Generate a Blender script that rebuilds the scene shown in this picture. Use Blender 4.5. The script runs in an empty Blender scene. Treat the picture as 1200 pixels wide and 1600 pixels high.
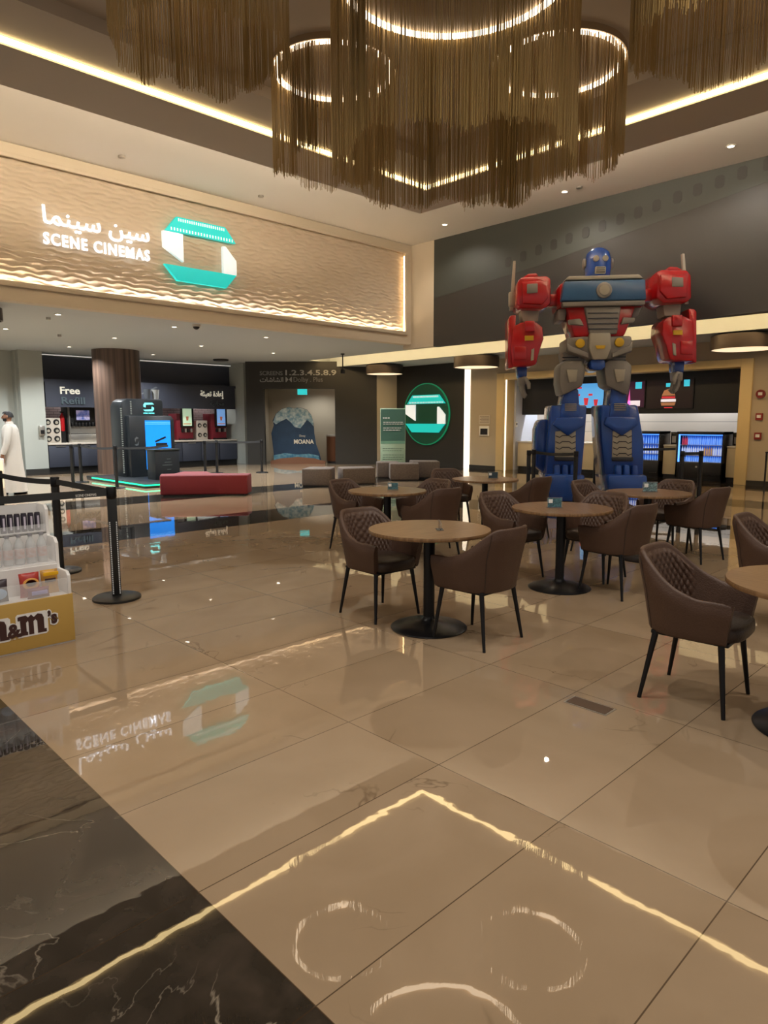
import bpy, bmesh, math, random
from mathutils import Vector, Matrix
random.seed(7)
PI = math.pi
SC = bpy.context.scene
COL = SC.collection

# ---------------------------------------------------------------- camera, world, exposure
def make_camera():
    f, yaw, pitch, roll = 1062.8, 0.7986, -0.1331, -0.0017
    fwd = Vector((math.cos(yaw)*math.cos(pitch), math.sin(yaw)*math.cos(pitch), math.sin(pitch)))
    right = Vector((math.sin(yaw), -math.cos(yaw), 0))
    up = right.cross(fwd)
    r2 = right*math.cos(roll) + up*math.sin(roll)
    u2 = -right*math.sin(roll) + up*math.cos(roll)
    cam = bpy.data.cameras.new('camera')
    cam.sensor_fit = 'VERTICAL'; cam.sensor_height = 36; cam.lens = f/1600*36
    cam.clip_start = 0.05; cam.clip_end = 200
    o = bpy.data.objects.new('camera', cam); COL.objects.link(o)
    m = Matrix((r2, u2, -fwd)).transposed().to_4x4()
    m.translation = (0, 0, 1.535)
    o.matrix_world = m
    SC.camera = o
make_camera()

W = bpy.data.worlds.new('world'); SC.world = W; W.use_nodes = True
W.node_tree.nodes['Background'].inputs[0].default_value = (1.0, 0.94, 0.87, 1)
W.node_tree.nodes['Background'].inputs[1].default_value = 0.34
SC.view_settings.view_transform = 'Standard'
SC.view_settings.look = 'None'
SC.view_settings.gamma = 1
SC.view_settings.use_curve_mapping = False
SC.view_settings.exposure = 0.0
SC.cycles.max_bounces = 8
SC.cycles.sample_clamp_indirect = 6

P_TRAY = 16      # watts of an added fill spot under the tray
P_HALL = 10      # watts of a hall downlight
P_LOW = 40       # watts of a downlight in the lower ceiling
E_LINE = 8.0     # emission of the straight light line in the tray
E_RING = 6.0     # emission of the chandelier rings
E_COVE = 290.0    # emission of hidden cove strips
E_TROUGH = 25.0  # emission of the strip in the long trough
E_SIGN = 46.0    # emission of the strip grazing the wavy panel

# ---------------------------------------------------------------- helpers
def lin(h):
    h = h.lstrip('#')
    return tuple((c/12.92 if c <= 0.04045 else ((c+0.055)/1.055)**2.4) for c in (int(h[i:i+2], 16)/255 for i in (0, 2, 4))) + (1,)

def mat(name, col, rough=0.5, metal=0.0, emit=None, es=0.0, spec=0.5, noise=None, bump=None, alpha=None, trans=0.0, coat=0.0, ior=None):
    m = bpy.data.materials.new(name); m.use_nodes = True
    nt = m.node_tree; b = nt.nodes['Principled BSDF']
    b.inputs['Base Color'].default_value = lin(col)
    b.inputs['Roughness'].default_value = rough
    b.inputs['Metallic'].default_value = metal
    b.inputs['Specular IOR Level'].default_value = spec
    if coat: b.inputs['Coat Weight'].default_value = coat
    if trans: b.inputs['Transmission Weight'].default_value = trans
    if ior: b.inputs['IOR'].default_value = ior
    if alpha is not None: b.inputs['Alpha'].default_value = alpha
    if emit:
        b.inputs['Emission Color'].default_value = lin(emit); b.inputs['Emission Strength'].default_value = es
    tc = None
    if noise or bump:
        tc = nt.nodes.new('ShaderNodeTexCoord')
    if noise:                      # (scale, second colour, stretch)
        sc, c2 = noise[0], noise[1]; st = noise[2] if len(noise) > 2 else (1, 1, 1)
        mp = nt.nodes.new('ShaderNodeMapping'); mp.inputs['Scale'].default_value = st
        n = nt.nodes.new('ShaderNodeTexNoise'); n.inputs['Scale'].default_value = sc; n.inputs['Detail'].default_value = 5
        r = nt.nodes.new('ShaderNodeMix'); r.data_type = 'RGBA'
        r.inputs[6].default_value = lin(col); r.inputs[7].default_value = lin(c2)
        cr = nt.nodes.new('ShaderNodeMapRange'); cr.inputs[1].default_value = 0.35; cr.inputs[2].default_value = 0.65
        nt.links.new(tc.outputs['Object'], mp.inputs[0]); nt.links.new(mp.outputs[0], n.inputs['Vector'])
        nt.links.new(n.outputs['Fac'], cr.inputs[0]); nt.links.new(cr.outputs[0], r.inputs[0])
        nt.links.new(r.outputs[2], b.inputs['Base Color'])
    if bump:                       # (scale, strength)
        n = nt.nodes.new('ShaderNodeTexNoise'); n.inputs['Scale'].default_value = bump[0]; n.inputs['Detail'].default_value = 3
        bp = nt.nodes.new('ShaderNodeBump'); bp.inputs['Strength'].default_value = bump[1]; bp.inputs['Distance'].default_value = 0.01
        nt.links.new(tc.outputs['Object'], n.inputs['Vector']); nt.links.new(n.outputs['Fac'], bp.inputs['Height'])
        nt.links.new(bp.outputs[0], b.inputs['Normal'])
    return m

class MB:
    """collects shapes and links them as ONE mesh object"""
    def __init__(s): s.v = []; s.f = []; s.m = []
    def add(s, vs, fs, m=0):
        k = len(s.v); s.v += [tuple(p) for p in vs]
        for f in fs: s.f.append(tuple(i+k for i in f)); s.m.append(m)
        return s
    def box(s, x0, x1, y0, y1, z0, z1, m=0):
        return s.add([(x0,y0,z0),(x1,y0,z0),(x1,y1,z0),(x0,y1,z0),(x0,y0,z1),(x1,y0,z1),(x1,y1,z1),(x0,y1,z1)],
                     [(0,3,2,1),(4,5,6,7),(0,1,5,4),(1,2,6,5),(2,3,7,6),(3,0,4,7)], m)
    def hexa(s, b, t, m=0):        # bottom and top polygons with the same count
        n = len(b)
        return s.add(list(b)+list(t), [tuple(range(n))[::-1], tuple(range(n, 2*n))]+[(i, (i+1) % n, n+(i+1) % n, n+i) for i in range(n)], m)
    def prism(s, poly, plane, a, b, m=0):
        g = {'XZ': lambda p, d: (p[0], d, p[1]), 'YZ': lambda p, d: (d, p[0], p[1]), 'XY': lambda p, d: (p[0], p[1], d)}[plane]
        return s.hexa([g(p, a) for p in poly], [g(p, b) for p in poly], m)
    def cyl(s, p0, p1, r0, r1=None, n=16, m=0):
        r1 = r0 if r1 is None else r1
        p0 = Vector(p0); p1 = Vector(p1); d = (p1-p0).normalized()
        a = d.orthogonal().normalized(); b = d.cross(a)
        c = [(math.cos(2*PI*i/n), math.sin(2*PI*i/n)) for i in range(n)]
        return s.hexa([p0+(a*x+b*y)*r0 for x, y in c], [p1+(a*x+b*y)*r1 for x, y in c], m)
    def tube(s, path, r, n=8, m=0):
        path = [Vector(p) for p in path]; rings = []
        rr = r if isinstance(r, (list, tuple)) else [r]*len(path)
        ref = None
        for i, p in enumerate(path):
            d = (path[min(i+1, len(path)-1)]-path[max(i-1, 0)]).normalized()
            if ref is None: ref = d.orthogonal().normalized()
            ref = (ref-d*ref.dot(d)).normalized(); b = d.cross(ref)
            rings.append([p+(ref*math.cos(2*PI*j/n)+b*math.sin(2*PI*j/n))*rr[i] for j in range(n)])
        vs = [q for ring in rings for q in ring]; fs = []
        for i in range(len(path)-1):
            for j in range(n): fs.append((i*n+j, i*n+(j+1) % n, (i+1)*n+(j+1) % n, (i+1)*n+j))
        fs.append(tuple(range(n))[::-1]); fs.append(tuple(range((len(path)-1)*n, len(path)*n)))
        return s.add(vs, fs, m)
    def lathe(s, prof, n=32, c=(0, 0, 0), m=0, sx=1, sy=1):   # prof: (r, z) from bottom to top, closed at both ends
        vs = []; fs = []
        for r, z in prof:
            r = max(r, 1e-4)
            for j in range(n): vs.append((c[0]+sx*r*math.cos(2*PI*j/n), c[1]+sy*r*math.sin(2*PI*j/n), c[2]+z))
        for i in range(len(prof)-1):
            for j in range(n): fs.append((i*n+j, i*n+(j+1) % n, (i+1)*n+(j+1) % n, (i+1)*n+j))
        fs.append(tuple(range(n))[::-1]); fs.append(tuple(range((len(prof)-1)*n, len(prof)*n)))
        return s.add(vs, fs, m)
    def ring(s, c, r0, r1, z0, z1, n=64, m=0):               # flat ring with thickness
        vs = []; fs = []
        for j in range(n):
            x, y = math.cos(2*PI*j/n), math.sin(2*PI*j/n)
            for r, z in ((r0, z0), (r1, z0), (r1, z1), (r0, z1)): vs.append((c[0]+r*x, c[1]+r*y, z))
        for j in range(n):
            a = 4*j; b = 4*((j+1) % n)
            for k in range(4): fs.append((a+k, b+k, b+(k+1) % 4, a+(k+1) % 4))
        return s.add(vs, fs, m)
    def ell(s, c, r, n=16, m=0):
        prof = [(math.sin(PI*i/(n//2)), -math.cos(PI*i/(n//2))) for i in range(n//2+1)]
        vs = [(c[0]+r[0]*max(q, 1e-3)*math.cos(2*PI*j/n), c[1]+r[1]*max(q, 1e-3)*math.sin(2*PI*j/n), c[2]+r[2]*z) for q, z in prof for j in range(n)]
        fs = [(i*n+j, i*n+(j+1) % n, (i+1)*n+(j+1) % n, (i+1)*n+j) for i in range(len(prof)-1) for j in range(n)]
        return s.add(vs, fs, m)
    def grid(s, pts, m=0, closed=False):                      # rows of equal length
        nr, nc = len(pts), len(pts[0])
        vs = [p for r in pts for p in r]; fs = []
        for i in range(nr-1):
            for j in range(nc if closed else nc-1): fs.append((i*nc+j, i*nc+(j+1) % nc, (i+1)*nc+(j+1) % nc, (i+1)*nc+j))
        return s.add(vs, fs, m)
    def build(s, name, mats, parent=None, bev=0, seg=2, smooth=40, loc=None, rotz=None, recalc=True):
        me = bpy.data.meshes.new(name); me.from_pydata(s.v, [], s.f)
        for m in (mats if isinstance(mats, (list, tuple)) else [mats]): me.materials.append(m)
        if any(s.m): me.polygons.foreach_set('material_index', s.m)
        if bev or recalc:
            bm = bmesh.new(); bm.from_mesh(me)
            if recalc: bmesh.ops.recalc_face_normals(bm, faces=bm.faces)
            if bev:
                es = [e for e in bm.edges if len(e.link_faces) == 2 and e.calc_face_angle(0) > 0.5]
                bmesh.ops.bevel(bm, geom=es, offset=bev, segments=seg, profile=0.5, affect='EDGES', clamp_overlap=True)
            bm.to_mesh(me); bm.free()
        if smooth:
            me.polygons.foreach_set('use_smooth', [True]*len(me.polygons))
            me.set_sharp_from_angle(angle=math.radians(smooth))
        o = bpy.data.objects.new(name, me); COL.objects.link(o)
        if parent: o.parent = parent
        if loc: o.location = loc
        if rotz: o.rotation_euler.z = rotz
        return o

def tag(o, label, cat, group=None, kind=None):
    o['label'] = label; o['category'] = cat
    if group: o['group'] = group
    if kind: o['kind'] = kind
    return o
def thing(name, label, cat, loc=(0, 0, 0), rotz=0, group=None):
    o = bpy.data.objects.new(name, None); COL.objects.link(o); o.empty_display_size = 0.1
    o.location = loc; o.rotation_euler = (0, 0, rotz)
    return tag(o, label, cat, group)
def struct(o, label=None):
    o['kind'] = 'structure'
    if label: o['label'] = label
    return o
def copy_tree(o, parent=None):
    c = o.copy(); COL.objects.link(c)
    if parent: c.parent = parent
    for ch in list(o.children): copy_tree(ch, c)
    return c
def text(name, body, size, m, parent, origin, right, up=(0, 0, 1), depth=0.01, align='LEFT', bold=0.0, width=None, label=None, space=1.0):
    """lettering as one mesh; origin on the surface, right = reading direction"""
    cu = bpy.data.curves.new(name, 'FONT'); cu.body = body; cu.size = size; cu.align_x = align
    cu.extrude = depth/size/2*size; cu.offset = bold; cu.resolution_u = 3; cu.space_character = space
    t = bpy.data.objects.new(name, cu); COL.objects.link(t)
    bpy.context.view_layer.update()
    me = bpy.data.meshes.new_from_object(t.evaluated_get(bpy.context.evaluated_depsgraph_get()))
    bpy.data.objects.remove(t); bpy.data.curves.remove(cu)
    r = Vector(right).normalized(); u = Vector(up).normalized(); n = r.cross(u)
    if width:
        xs = [v.co.x for v in me.vertices]; k = width/(max(xs)-min(xs)); x0 = min(xs)
        for v in me.vertices: v.co.x = (v.co.x-x0)*k
    mt = Matrix((r, u, n)).transposed().to_4x4(); mt.translation = Vector(origin)+n*depth/2
    me.transform(mt)
    me.materials.clear(); me.materials.append(m)
    o = bpy.data.objects.new(name, me); COL.objects.link(o); o.parent = parent
    if label: o['label'] = label
    return o

# ---------------------------------------------------------------- materials
M = {}
M['cream'] = mat('cream_paint', 'd2c2aa', 0.7, bump=(60, 0.05))
M['creamwall'] = mat('cream_wall', 'd0c2aa', 0.65, bump=(40, 0.05))
M['ceil'] = mat('ceiling_paint', 'dad4c8', 0.8)
M['ceil_tray'] = mat('tray_paint', 'c0b6a8', 0.75)
M['ceil_low'] = mat('lower_ceiling_paint', 'bcc2c2', 0.8)
M['greywall'] = mat('grey_wall', 'a9aca3', 0.75)
M['beigewall'] = mat('beige_wall', 'b3a58d', 0.75)
M['frame'] = mat('frame_beige', 'd9c08c', 0.6)
M['dark'] = mat('charcoal_panel', '2f2d2a', 0.55)
M['darkwall'] = mat('charcoal_wall', '26241f', 0.6)
M['film'] = mat('charcoal_light_band', '3a3d38', 0.55)
M['hole'] = mat('charcoal_perforation', '2b2b28', 0.55)
M['navy'] = mat('dark_navy_panel', '363a46', 0.55)
M['black'] = mat('black_plastic', '151515', 0.4)
M['blackmetal'] = mat('black_metal', '17171a', 0.35, 0.4)
M['wood'] = mat('oak_laminate', '8a6a48', 0.28, noise=(4, '6b4e33', (1, 14, 1)))
M['leather'] = mat('brown_leather', '4c3528', 0.5, bump=(120, 0.25))
M['leather_dark'] = mat('dark_brown_leather', '382a22', 0.45, bump=(120, 0.25))
M['steel'] = mat('brushed_steel', 'b9b5ac', 0.3, 0.8)
M['white'] = mat('white_plastic', 'e8e6e0', 0.45)
M['cool_white'] = mat('cool_white_panel', 'c4c8d4', 0.5)
M['redfab'] = mat('red_upholstery', '701820', 0.75, bump=(150, 0.2))
M['greyfab'] = mat('grey_brown_upholstery', '65594f', 0.85, bump=(150, 0.2), noise=(30, '584d45'))
M['walnut'] = mat('column_veneer', '705a4c', 0.3, noise=(9, '3c302b', (1, 1, 0.004)))
M['bronze'] = mat('bronze_metal', '6a4630', 0.35, 0.7)
M['drum'] = mat('drum_bronze', '4a4038', 0.4, 0.5)
M['chain'] = mat('brown_chain', 'a08654', 0.5, 0.1)
M['ringmetal'] = mat('ring_metal', '9a8466', 0.5, 0.1)
M['led'] = mat('warm_led', 'fff0d0', 0.5, emit='ffdf9e', es=E_LINE)
M['ringled'] = mat('ring_led', 'fff0dc', 0.5, emit='ffe6c4', es=E_RING)
M['cove'] = mat('cove_led', 'fff0d0', 0.5, emit='ffecd2', es=E_COVE)
M['trough'] = mat('trough_led', 'fff0d0', 0.5, emit='ffd79c', es=E_TROUGH)
M['signcove'] = mat('sign_led', 'fff0d0', 0.5, emit='ffe8c8', es=E_SIGN)
M['signcove_cool'] = mat('sign_led_cool', 'fff0e8', 0.5, emit='fff0e6', es=E_SIGN*0.8)
M['lamp'] = mat('lamp_face', 'ffffff', 0.5, emit='fff2dc', es=12)
M['vled'] = mat('vertical_led', 'fff4e0', 0.5, emit='fff0d8', es=1.6)
M['letters'] = mat('lit_letters', 'ffffff', 0.5, emit='eaf2ff', es=1.15)
M['logowhite'] = mat('lit_logo_white', 'ffffff', 0.5, emit='cfe6ec', es=0.62)
M['logoteal'] = mat('lit_logo_teal', '18b8b4', 0.5, emit='14bcb8', es=0.72)
M['disc'] = mat('green_disc', '0d3f2f', 0.5, emit='04663f', es=0.10)
M['discedge'] = mat('green_disc_edge', '0d3f2f', 0.5, emit='0a9a63', es=0.5)
M['glass'] = mat('clear_glass', 'ffffff', 0.03, trans=1.0, ior=1.45)
M['acrylic'] = mat('clear_acrylic', 'f4f8f8', 0.05, trans=0.9, ior=1.3)
M['floor_box'] = mat('floor_box_steel', '5a4636', 0.4, 0.3)
M['rblue'] = mat('glossy_blue', '1c4494', 0.22, coat=0.4)
M['rblue_mid'] = mat('steel_blue', '2c5077', 0.3)
M['rred'] = mat('glossy_red', 'b3151c', 0.25, coat=0.4)
M['rgrey'] = mat('robot_grey', '837e78', 0.4)
M['rpale'] = mat('robot_pale_grey', 'aba494', 0.45)
M['ryellow'] = mat('robot_yellow', 'd9ae22', 0.4)
M['rdark'] = mat('robot_dark', '22242c', 0.5)
M['fixture'] = mat('white_fixture', 'd9d4c8', 0.5)
def emis(name, col, es): return mat(name, col, 0.4, emit=col, es=es)
# ---------------------------------------------------------------- floor
def floor_mat():
    m = bpy.data.materials.new('polished_marble_tiles'); m.use_nodes = True
    nt = m.node_tree; N = nt.nodes; L = nt.links; b = N['Principled BSDF']
    tc = N.new('ShaderNodeTexCoord'); sp = N.new('ShaderNodeSeparateXYZ'); L.new(tc.outputs['Object'], sp.inputs[0])
    def mth(op, a, c=None, d=None):
        n = N.new('ShaderNodeMath'); n.operation = op
        for i, v in enumerate((a, c, d)):
            if v is None: continue
            if isinstance(v, (int, float)): n.inputs[i].default_value = v
            else: L.new(v, n.inputs[i])
        return n.outputs[0]
    X, Y = sp.outputs[0], sp.outputs[1]
    ux = mth('DIVIDE', mth('SUBTRACT', X, 0.9926), 1.195); uy = mth('DIVIDE', mth('SUBTRACT', Y, 2.5105), 0.6145)
    fx = mth('SUBTRACT', ux, mth('FLOOR', ux)); fy = mth('SUBTRACT', uy, mth('FLOOR', uy))
    dx = mth('MULTIPLY', mth('MINIMUM', fx, mth('SUBTRACT', 1.0, fx)), 1.195)
    dy = mth('MULTIPLY', mth('MINIMUM', fy, mth('SUBTRACT', 1.0, fy)), 0.6145)
    joint = mth('LESS_THAN', mth('MINIMUM', dx, dy), 0.0022)
    band = lambda v, a, c: mth('MULTIPLY', mth('GREATER_THAN', v, a), mth('LESS_THAN', v, c))
    # dark borders: foreground strip, two rectangles of dark tile, and the strip along the far walls
    dark = mth('LESS_THAN', X, 0.9926)
    hall = mth('MULTIPLY', mth('LESS_THAN', X, 10.55), mth('LESS_THAN', Y, 9.884))
    inner = mth('MULTIPLY', mth('LESS_THAN', X, 9.355), mth('LESS_THAN', Y, 8.655))
    rect1 = mth('MULTIPLY', hall, mth('SUBTRACT', 1.0, inner))
    hall2 = mth('MULTIPLY', mth('LESS_THAN', X, 14.14), mth('LESS_THAN', Y, 13.57))
    inner2 = mth('MULTIPLY', mth('LESS_THAN', X, 12.94), mth('LESS_THAN', Y, 12.34))
    rect2 = mth('MULTIPLY', hall2, mth('SUBTRACT', 1.0, inner2))
    edge = mth('MAXIMUM', mth('GREATER_THAN', X, 16.5), mth('GREATER_THAN', Y, 20.9))
    for r in (rect1, rect2, edge): dark = mth('MAXIMUM', dark, r)
    # tile-wise variation
    cmb = N.new('ShaderNodeCombineXYZ'); L.new(mth('FLOOR', ux), cmb.inputs[0]); L.new(mth('FLOOR', uy), cmb.inputs[1])
    wn = N.new('ShaderNodeTexWhiteNoise'); wn.noise_dimensions = '2D'; L.new(cmb.outputs[0], wn.inputs['Vector'])
    # veins: shift the texture per tile
    off = N.new('ShaderNodeVectorMath'); off.operation = 'MULTIPLY_ADD'
    L.new(wn.outputs['Color'], off.inputs[0]); off.inputs[1].default_value = (9, 9, 0); L.new(tc.outputs['Object'], off.inputs[2])
    def noise(scale, det, vec, dist=0.0):
        n = N.new('ShaderNodeTexNoise'); n.inputs['Scale'].default_value = scale; n.inputs['Detail'].default_value = det
        n.inputs['Distortion'].default_value = dist; L.new(vec, n.inputs['Vector']); return n.outputs['Fac']
    def rng(v, a, c, lo=0.0, hi=1.0):
        n = N.new('ShaderNodeMapRange'); n.inputs[1].default_value = a; n.inputs[2].default_value = c
        n.inputs[3].default_value = lo; n.inputs[4].default_value = hi; L.new(v, n.inputs[0]); return n.outputs[0]
    def mix(f, a, c):
        n = N.new('ShaderNodeMix'); n.data_type = 'RGBA'
        for i, v in ((0, f), (6, a), (7, c)):
            if isinstance(v, tuple): n.inputs[i].default_value = v
            elif isinstance(v, (int, float)): n.inputs[i].default_value = v
            else: L.new(v, n.inputs[i])
        return n.outputs[2]
    vo = off.outputs[0]
    cloud = noise(1.6, 4, vo, 0.6)
    v1 = mth('ABSOLUTE', mth('SUBTRACT', noise(0.9, 5, vo, 1.4), 0.5))
    vein = mth('MULTIPLY', rng(v1, 0.0, 0.006, 1.0, 0.0), rng(noise(1.3, 2, vo), 0.56, 0.68))
    beige = mix(rng(cloud, 0.35, 0.65), lin('a08b72'), lin('958067'))
    beige = mix(mth('MULTIPLY', wn.outputs['Value'], 0.35), beige, lin('8a745a'))
    beige = mix(mth('MULTIPLY', vein, 0.7), beige, lin('4a3524'))
    v2 = mth('ABSOLUTE', mth('SUBTRACT', noise(1.7, 6, vo, 1.8), 0.5))
    vein2 = mth('MULTIPLY', rng(v2, 0.0, 0.008, 1.0, 0.0), rng(noise(1.1, 2, vo), 0.5, 0.7))
    dk = mix(rng(noise(6, 6, vo, 0.5), 0.4, 0.75), lin('2b2620'), lin('3f372f'))
    dk = mix(mth('MULTIPLY', vein2, 0.6), dk, lin('b5a894'))
    col = mix(dark, beige, dk)
    col = mix(mth('MULTIPLY', joint, 0.8), col, lin('3b2c1e'))
    L.new(col, b.inputs['Base Color'])
    b.inputs['Roughness'].default_value = 0.012
    b.inputs['IOR'].default_value = 1.55
    bp = N.new('ShaderNodeBump'); bp.inputs['Strength'].default_value = 0.065; bp.inputs['Distance'].default_value = 0.004
    L.new(noise(7, 2, tc.outputs['Object']), bp.inputs['Height']); L.new(bp.outputs[0], b.inputs['Normal'])
    return m
struct(MB().box(-7, 21, -7, 25, -0.1, 0).build('floor', floor_mat(), smooth=0))

# ---------------------------------------------------------------- main hall ceiling
ZC, ZB, ZI, ZL = 6.2, 5.4, 5.6, 3.6
XR, YS = 13.85, 13.15
b = MB(); b.box(-7, XR+0.3, -7, YS+0.3, ZC, ZC+0.1)
struct(b.build('ceiling', M['ceil'], smooth=0))
# dropped tray: band, then a step, then the inner field
b = MB()
XO, YO, XI, YI, XS, YT = 9.87, 9.15, 8.99, 8.20, 8.10, 7.40
b.box(-7, XO, YI, YO, ZB, ZB+0.28); b.box(XI, XO, -7, YI, ZB, ZB+0.28)             # band
b.box(-7, XI-0.07, YT, YI-0.07, ZB+0.06, ZB+0.28); b.box(XS, XI-0.07, -7, YT, ZB+0.06, ZB+0.28)  # inner shelf
b.box(-7, XS, -7, YT, ZI, ZI+0.1)
struct(b.build('ceiling', M['ceil_tray'], smooth=0), None)
b = MB()
b.box(-7, XI, YI-0.07, YI, ZB+0.02, ZB+0.05); b.box(XI-0.07, XI, -7, YI-0.07, ZB+0.02, ZB+0.05)
o = b.build('trim_1', M['led'], smooth=0); struct(o, 'straight warm light line let into the ceiling tray, turning one corner')
b = MB()
b.box(-7, XO-0.1, YO-0.13, YO-0.09, ZB+0.29, ZB+0.31); b.box(XO-0.13, XO-0.09, -7, YO-0.13, ZB+0.29, ZB+0.31)
struct(b.build('trim_2', M['cove'], smooth=0), 'hidden cove strip on top of the ceiling tray edge')
# lower ceiling; past a long lit trough it steps down over the snack counter
ZF = 3.42
b = MB()
b.box(-7, XR+0.2, YS+0.24, 25, ZL, ZL+0.12); b.box(XR+0.2, 14.8, -7, 25, ZL, ZL+0.12); b.box(14.8, 15.75, 18.9, 25, ZL, ZL+0.12)
b.box(15.75, 21, -7, 25, ZF, ZL+0.4)
b.box(14.74, 15.75, -7, 18.96, ZL+0.34, ZL+0.42); b.box(14.74, 14.8, -7, 18.9, ZL+0.12, ZL+0.34); b.box(14.8, 15.75, 18.9, 18.96, ZL+0.12, ZL+0.34)
struct(b.build('ceiling', M['ceil_low'], smooth=0))
b = MB().box(14.81, 14.86, -7, 18.8, ZL+0.13, ZL+0.19)
struct(b.build('trim_3', M['trough'], smooth=0), 'hidden light strip in the long ceiling trough')

# ---------------------------------------------------------------- sign wall
b = MB(); D = 0.14
b.box(-7, XR, YS, YS+D, 3.6, 3.9); b.box(-7, XR, YS, YS+D, 5.99, ZC); b.box(13.62, XR, YS, YS+D, 3.9, 5.99)
b.box(-7, XR+0.2, YS+D, YS+D+0.1, 3.6, ZC)
struct(b.build('wall_back', M['creamwall'], smooth=0))
b = MB()                                                         # moulding round the wavy panel
b.box(-7, 13.68, YS-0.05, YS, 3.84, 3.93); b.box(-7, 13.68, YS-0.05, YS, 5.96, 6.03); b.box(13.60, 13.68, YS-0.05, YS, 3.93, 5.96)
struct(b.build('trim_5', M['creamwall'], bev=0.008, smooth=30), 'beige moulding framing the wavy sign panel')
def wavy_panel():
    import numpy as np
    nx, nz = 820, 230
    xs = np.linspace(-1.0, 13.62, nx); zs = np.linspace(3.9, 5.99, nz)
    Xg, Zg = np.meshgrid(xs, zs)
    w = 0.4*np.sin(Xg*2.1+Zg*3.0)+0.62*np.sin(Xg*14.5+1.6*np.sin(Zg*17.0))+0.3*np.sin(Xg*7.3+Zg*9.0+0.5)+0.22*np.sin(Xg*29.0-Zg*21.0)
    ph = Zg/0.088*2*np.pi+w*1.7
    amp = 0.62+0.38*np.sin(Xg*14.5+1.6*np.sin(Zg*17.0)+1.2)*np.cos(Zg*11.0+Xg*1.7)
    h = 0.024*amp*(1-np.abs(np.sin(ph/2)))*1.6
    Yg = YS+D-0.03-h
    v = np.stack([Xg, Yg, Zg], -1).reshape(-1, 3)
    i = np.arange(nz-1)[:, None]*nx+np.arange(nx-1)[None, :]
    f = np.stack([i, i+1, i+nx+1, i+nx], -1).reshape(-1, 4)
    me = bpy.data.meshes.new('wavy_panel'); me.from_pydata(v.tolist(), [], f.tolist()); me.materials.append(M['cream'])
    me.polygons.foreach_set('use_smooth', [True]*len(me.polygons))
    o = bpy.data.objects.new('trim_6', me); COL.objects.link(o)
    return struct(o, 'cream wall panel carved with horizontal waves behind the cinema sign')
wavy_panel()
b = MB().box(-7, 4.35, YS+0.02, YS+0.05, 3.885, 3.905).box(9.6, 13.55, YS+0.02, YS+0.05, 3.885, 3.905)
struct(b.build('trim_7', M['signcove'], smooth=0), 'warm light strip behind the lower lip of the wavy panel')
b = MB().box(4.35, 9.6, YS+0.02, YS+0.05, 3.885, 3.905)
struct(b.build('trim_8', M['signcove_cool'], smooth=0), 'whiter length of light strip below the cinema sign')
b = MB().box(13.6, 13.62, YS+0.02, YS+0.05, 3.95, 5.9)
struct(b.build('trim_9', mat('side_led', 'fff0d0', 0.5, emit='ffcf94', es=6), smooth=0), 'warm light strip at the end of the wavy panel')

# ---------------------------------------------------------------- dark upper right wall (structure) with its film-strip pattern
b = MB()
b.box(XR, XR+0.2, 12.33, YS+0.3, 3.5, ZC, 1); b.box(XR, XR+0.2, -7, 12.33, 3.49, ZC, 0)
x = XR-0.004
b.prism([(12.32, ZC-0.005), (12.32, 4.72), (9.15, 5.06), (6.4, 5.46), (4.39, 5.76), (0, 6.19), (-3, ZC-0.005)], 'YZ', x, x+0.003, 2)
for (hy, hz) in [(3.4, 6.11), (3.9, 6.085), (4.4, 6.06), (4.83, 6.01), (5.22, 5.95), (5.62, 5.9), (6.0, 5.85), (6.41, 5.78), (6.79, 5.73), (7.17, 5.68), (7.57, 5.62), (7.96, 5.56), (8.36, 5.51), (8.74, 5.45), (9.14, 5.4), (9.55, 5.33), (9.97, 5.27)]:
    s, t = 0.085, 0.115
    b.prism([(hy-s, hz-t+0.04), (hy-s+0.04, hz-t), (hy+s-0.04, hz-t), (hy+s, hz-t+0.04), (hy+s, hz+t-0.04), (hy+s-0.04, hz+t), (hy-s+0.04, hz+t), (hy-s, hz+t-0.04)], 'YZ', x-0.006, x-0.003, 3)
struct(b.build('wall_right', [M['dark'], M['creamwall'], M['film'], M['hole']], smooth=0))

# ---------------------------------------------------------------- concession wall, plane x = 17.45
XW = 17.45
b = MB()
b.box(XW, XW+0.15, -7, 5.55, 0, ZF); b.box(XW, XW+0.15, 12.86, 13.93, 0, ZF); b.box(XW, XW+0.15, 5.55, 12.86, 2.97, ZF)
struct(b.build('wall_right', M['beigewall'], smooth=0))
b = MB()                                                         # beige portal round the serving opening
b.box(XW-0.06, XW+0.5, 12.58, 12.86, 0, 2.97); b.box(XW-0.06, XW+0.5, 5.55, 5.82, 0, 2.97); b.box(XW-0.06, XW+0.5, 5.82, 12.58, 2.78, 2.97)
struct(b.build('trim_10', M['frame'], bev=0.01, smooth=30), 'pale beige portal around the snack counter opening')
b = MB().box(XW+0.5, 19.3, 12.52, 12.6, 0, 2.95).box(XW+0.5, 19.3, 5.8, 5.88, 0, 2.95).box(19.2, 19.3, 5.8, 12.6, 0, 2.95).box(XW+0.1, 19.3, 5.8, 12.6, 2.95, 3.0)
struct(b.build('wall_right', M['cool_white'], smooth=0))
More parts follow.
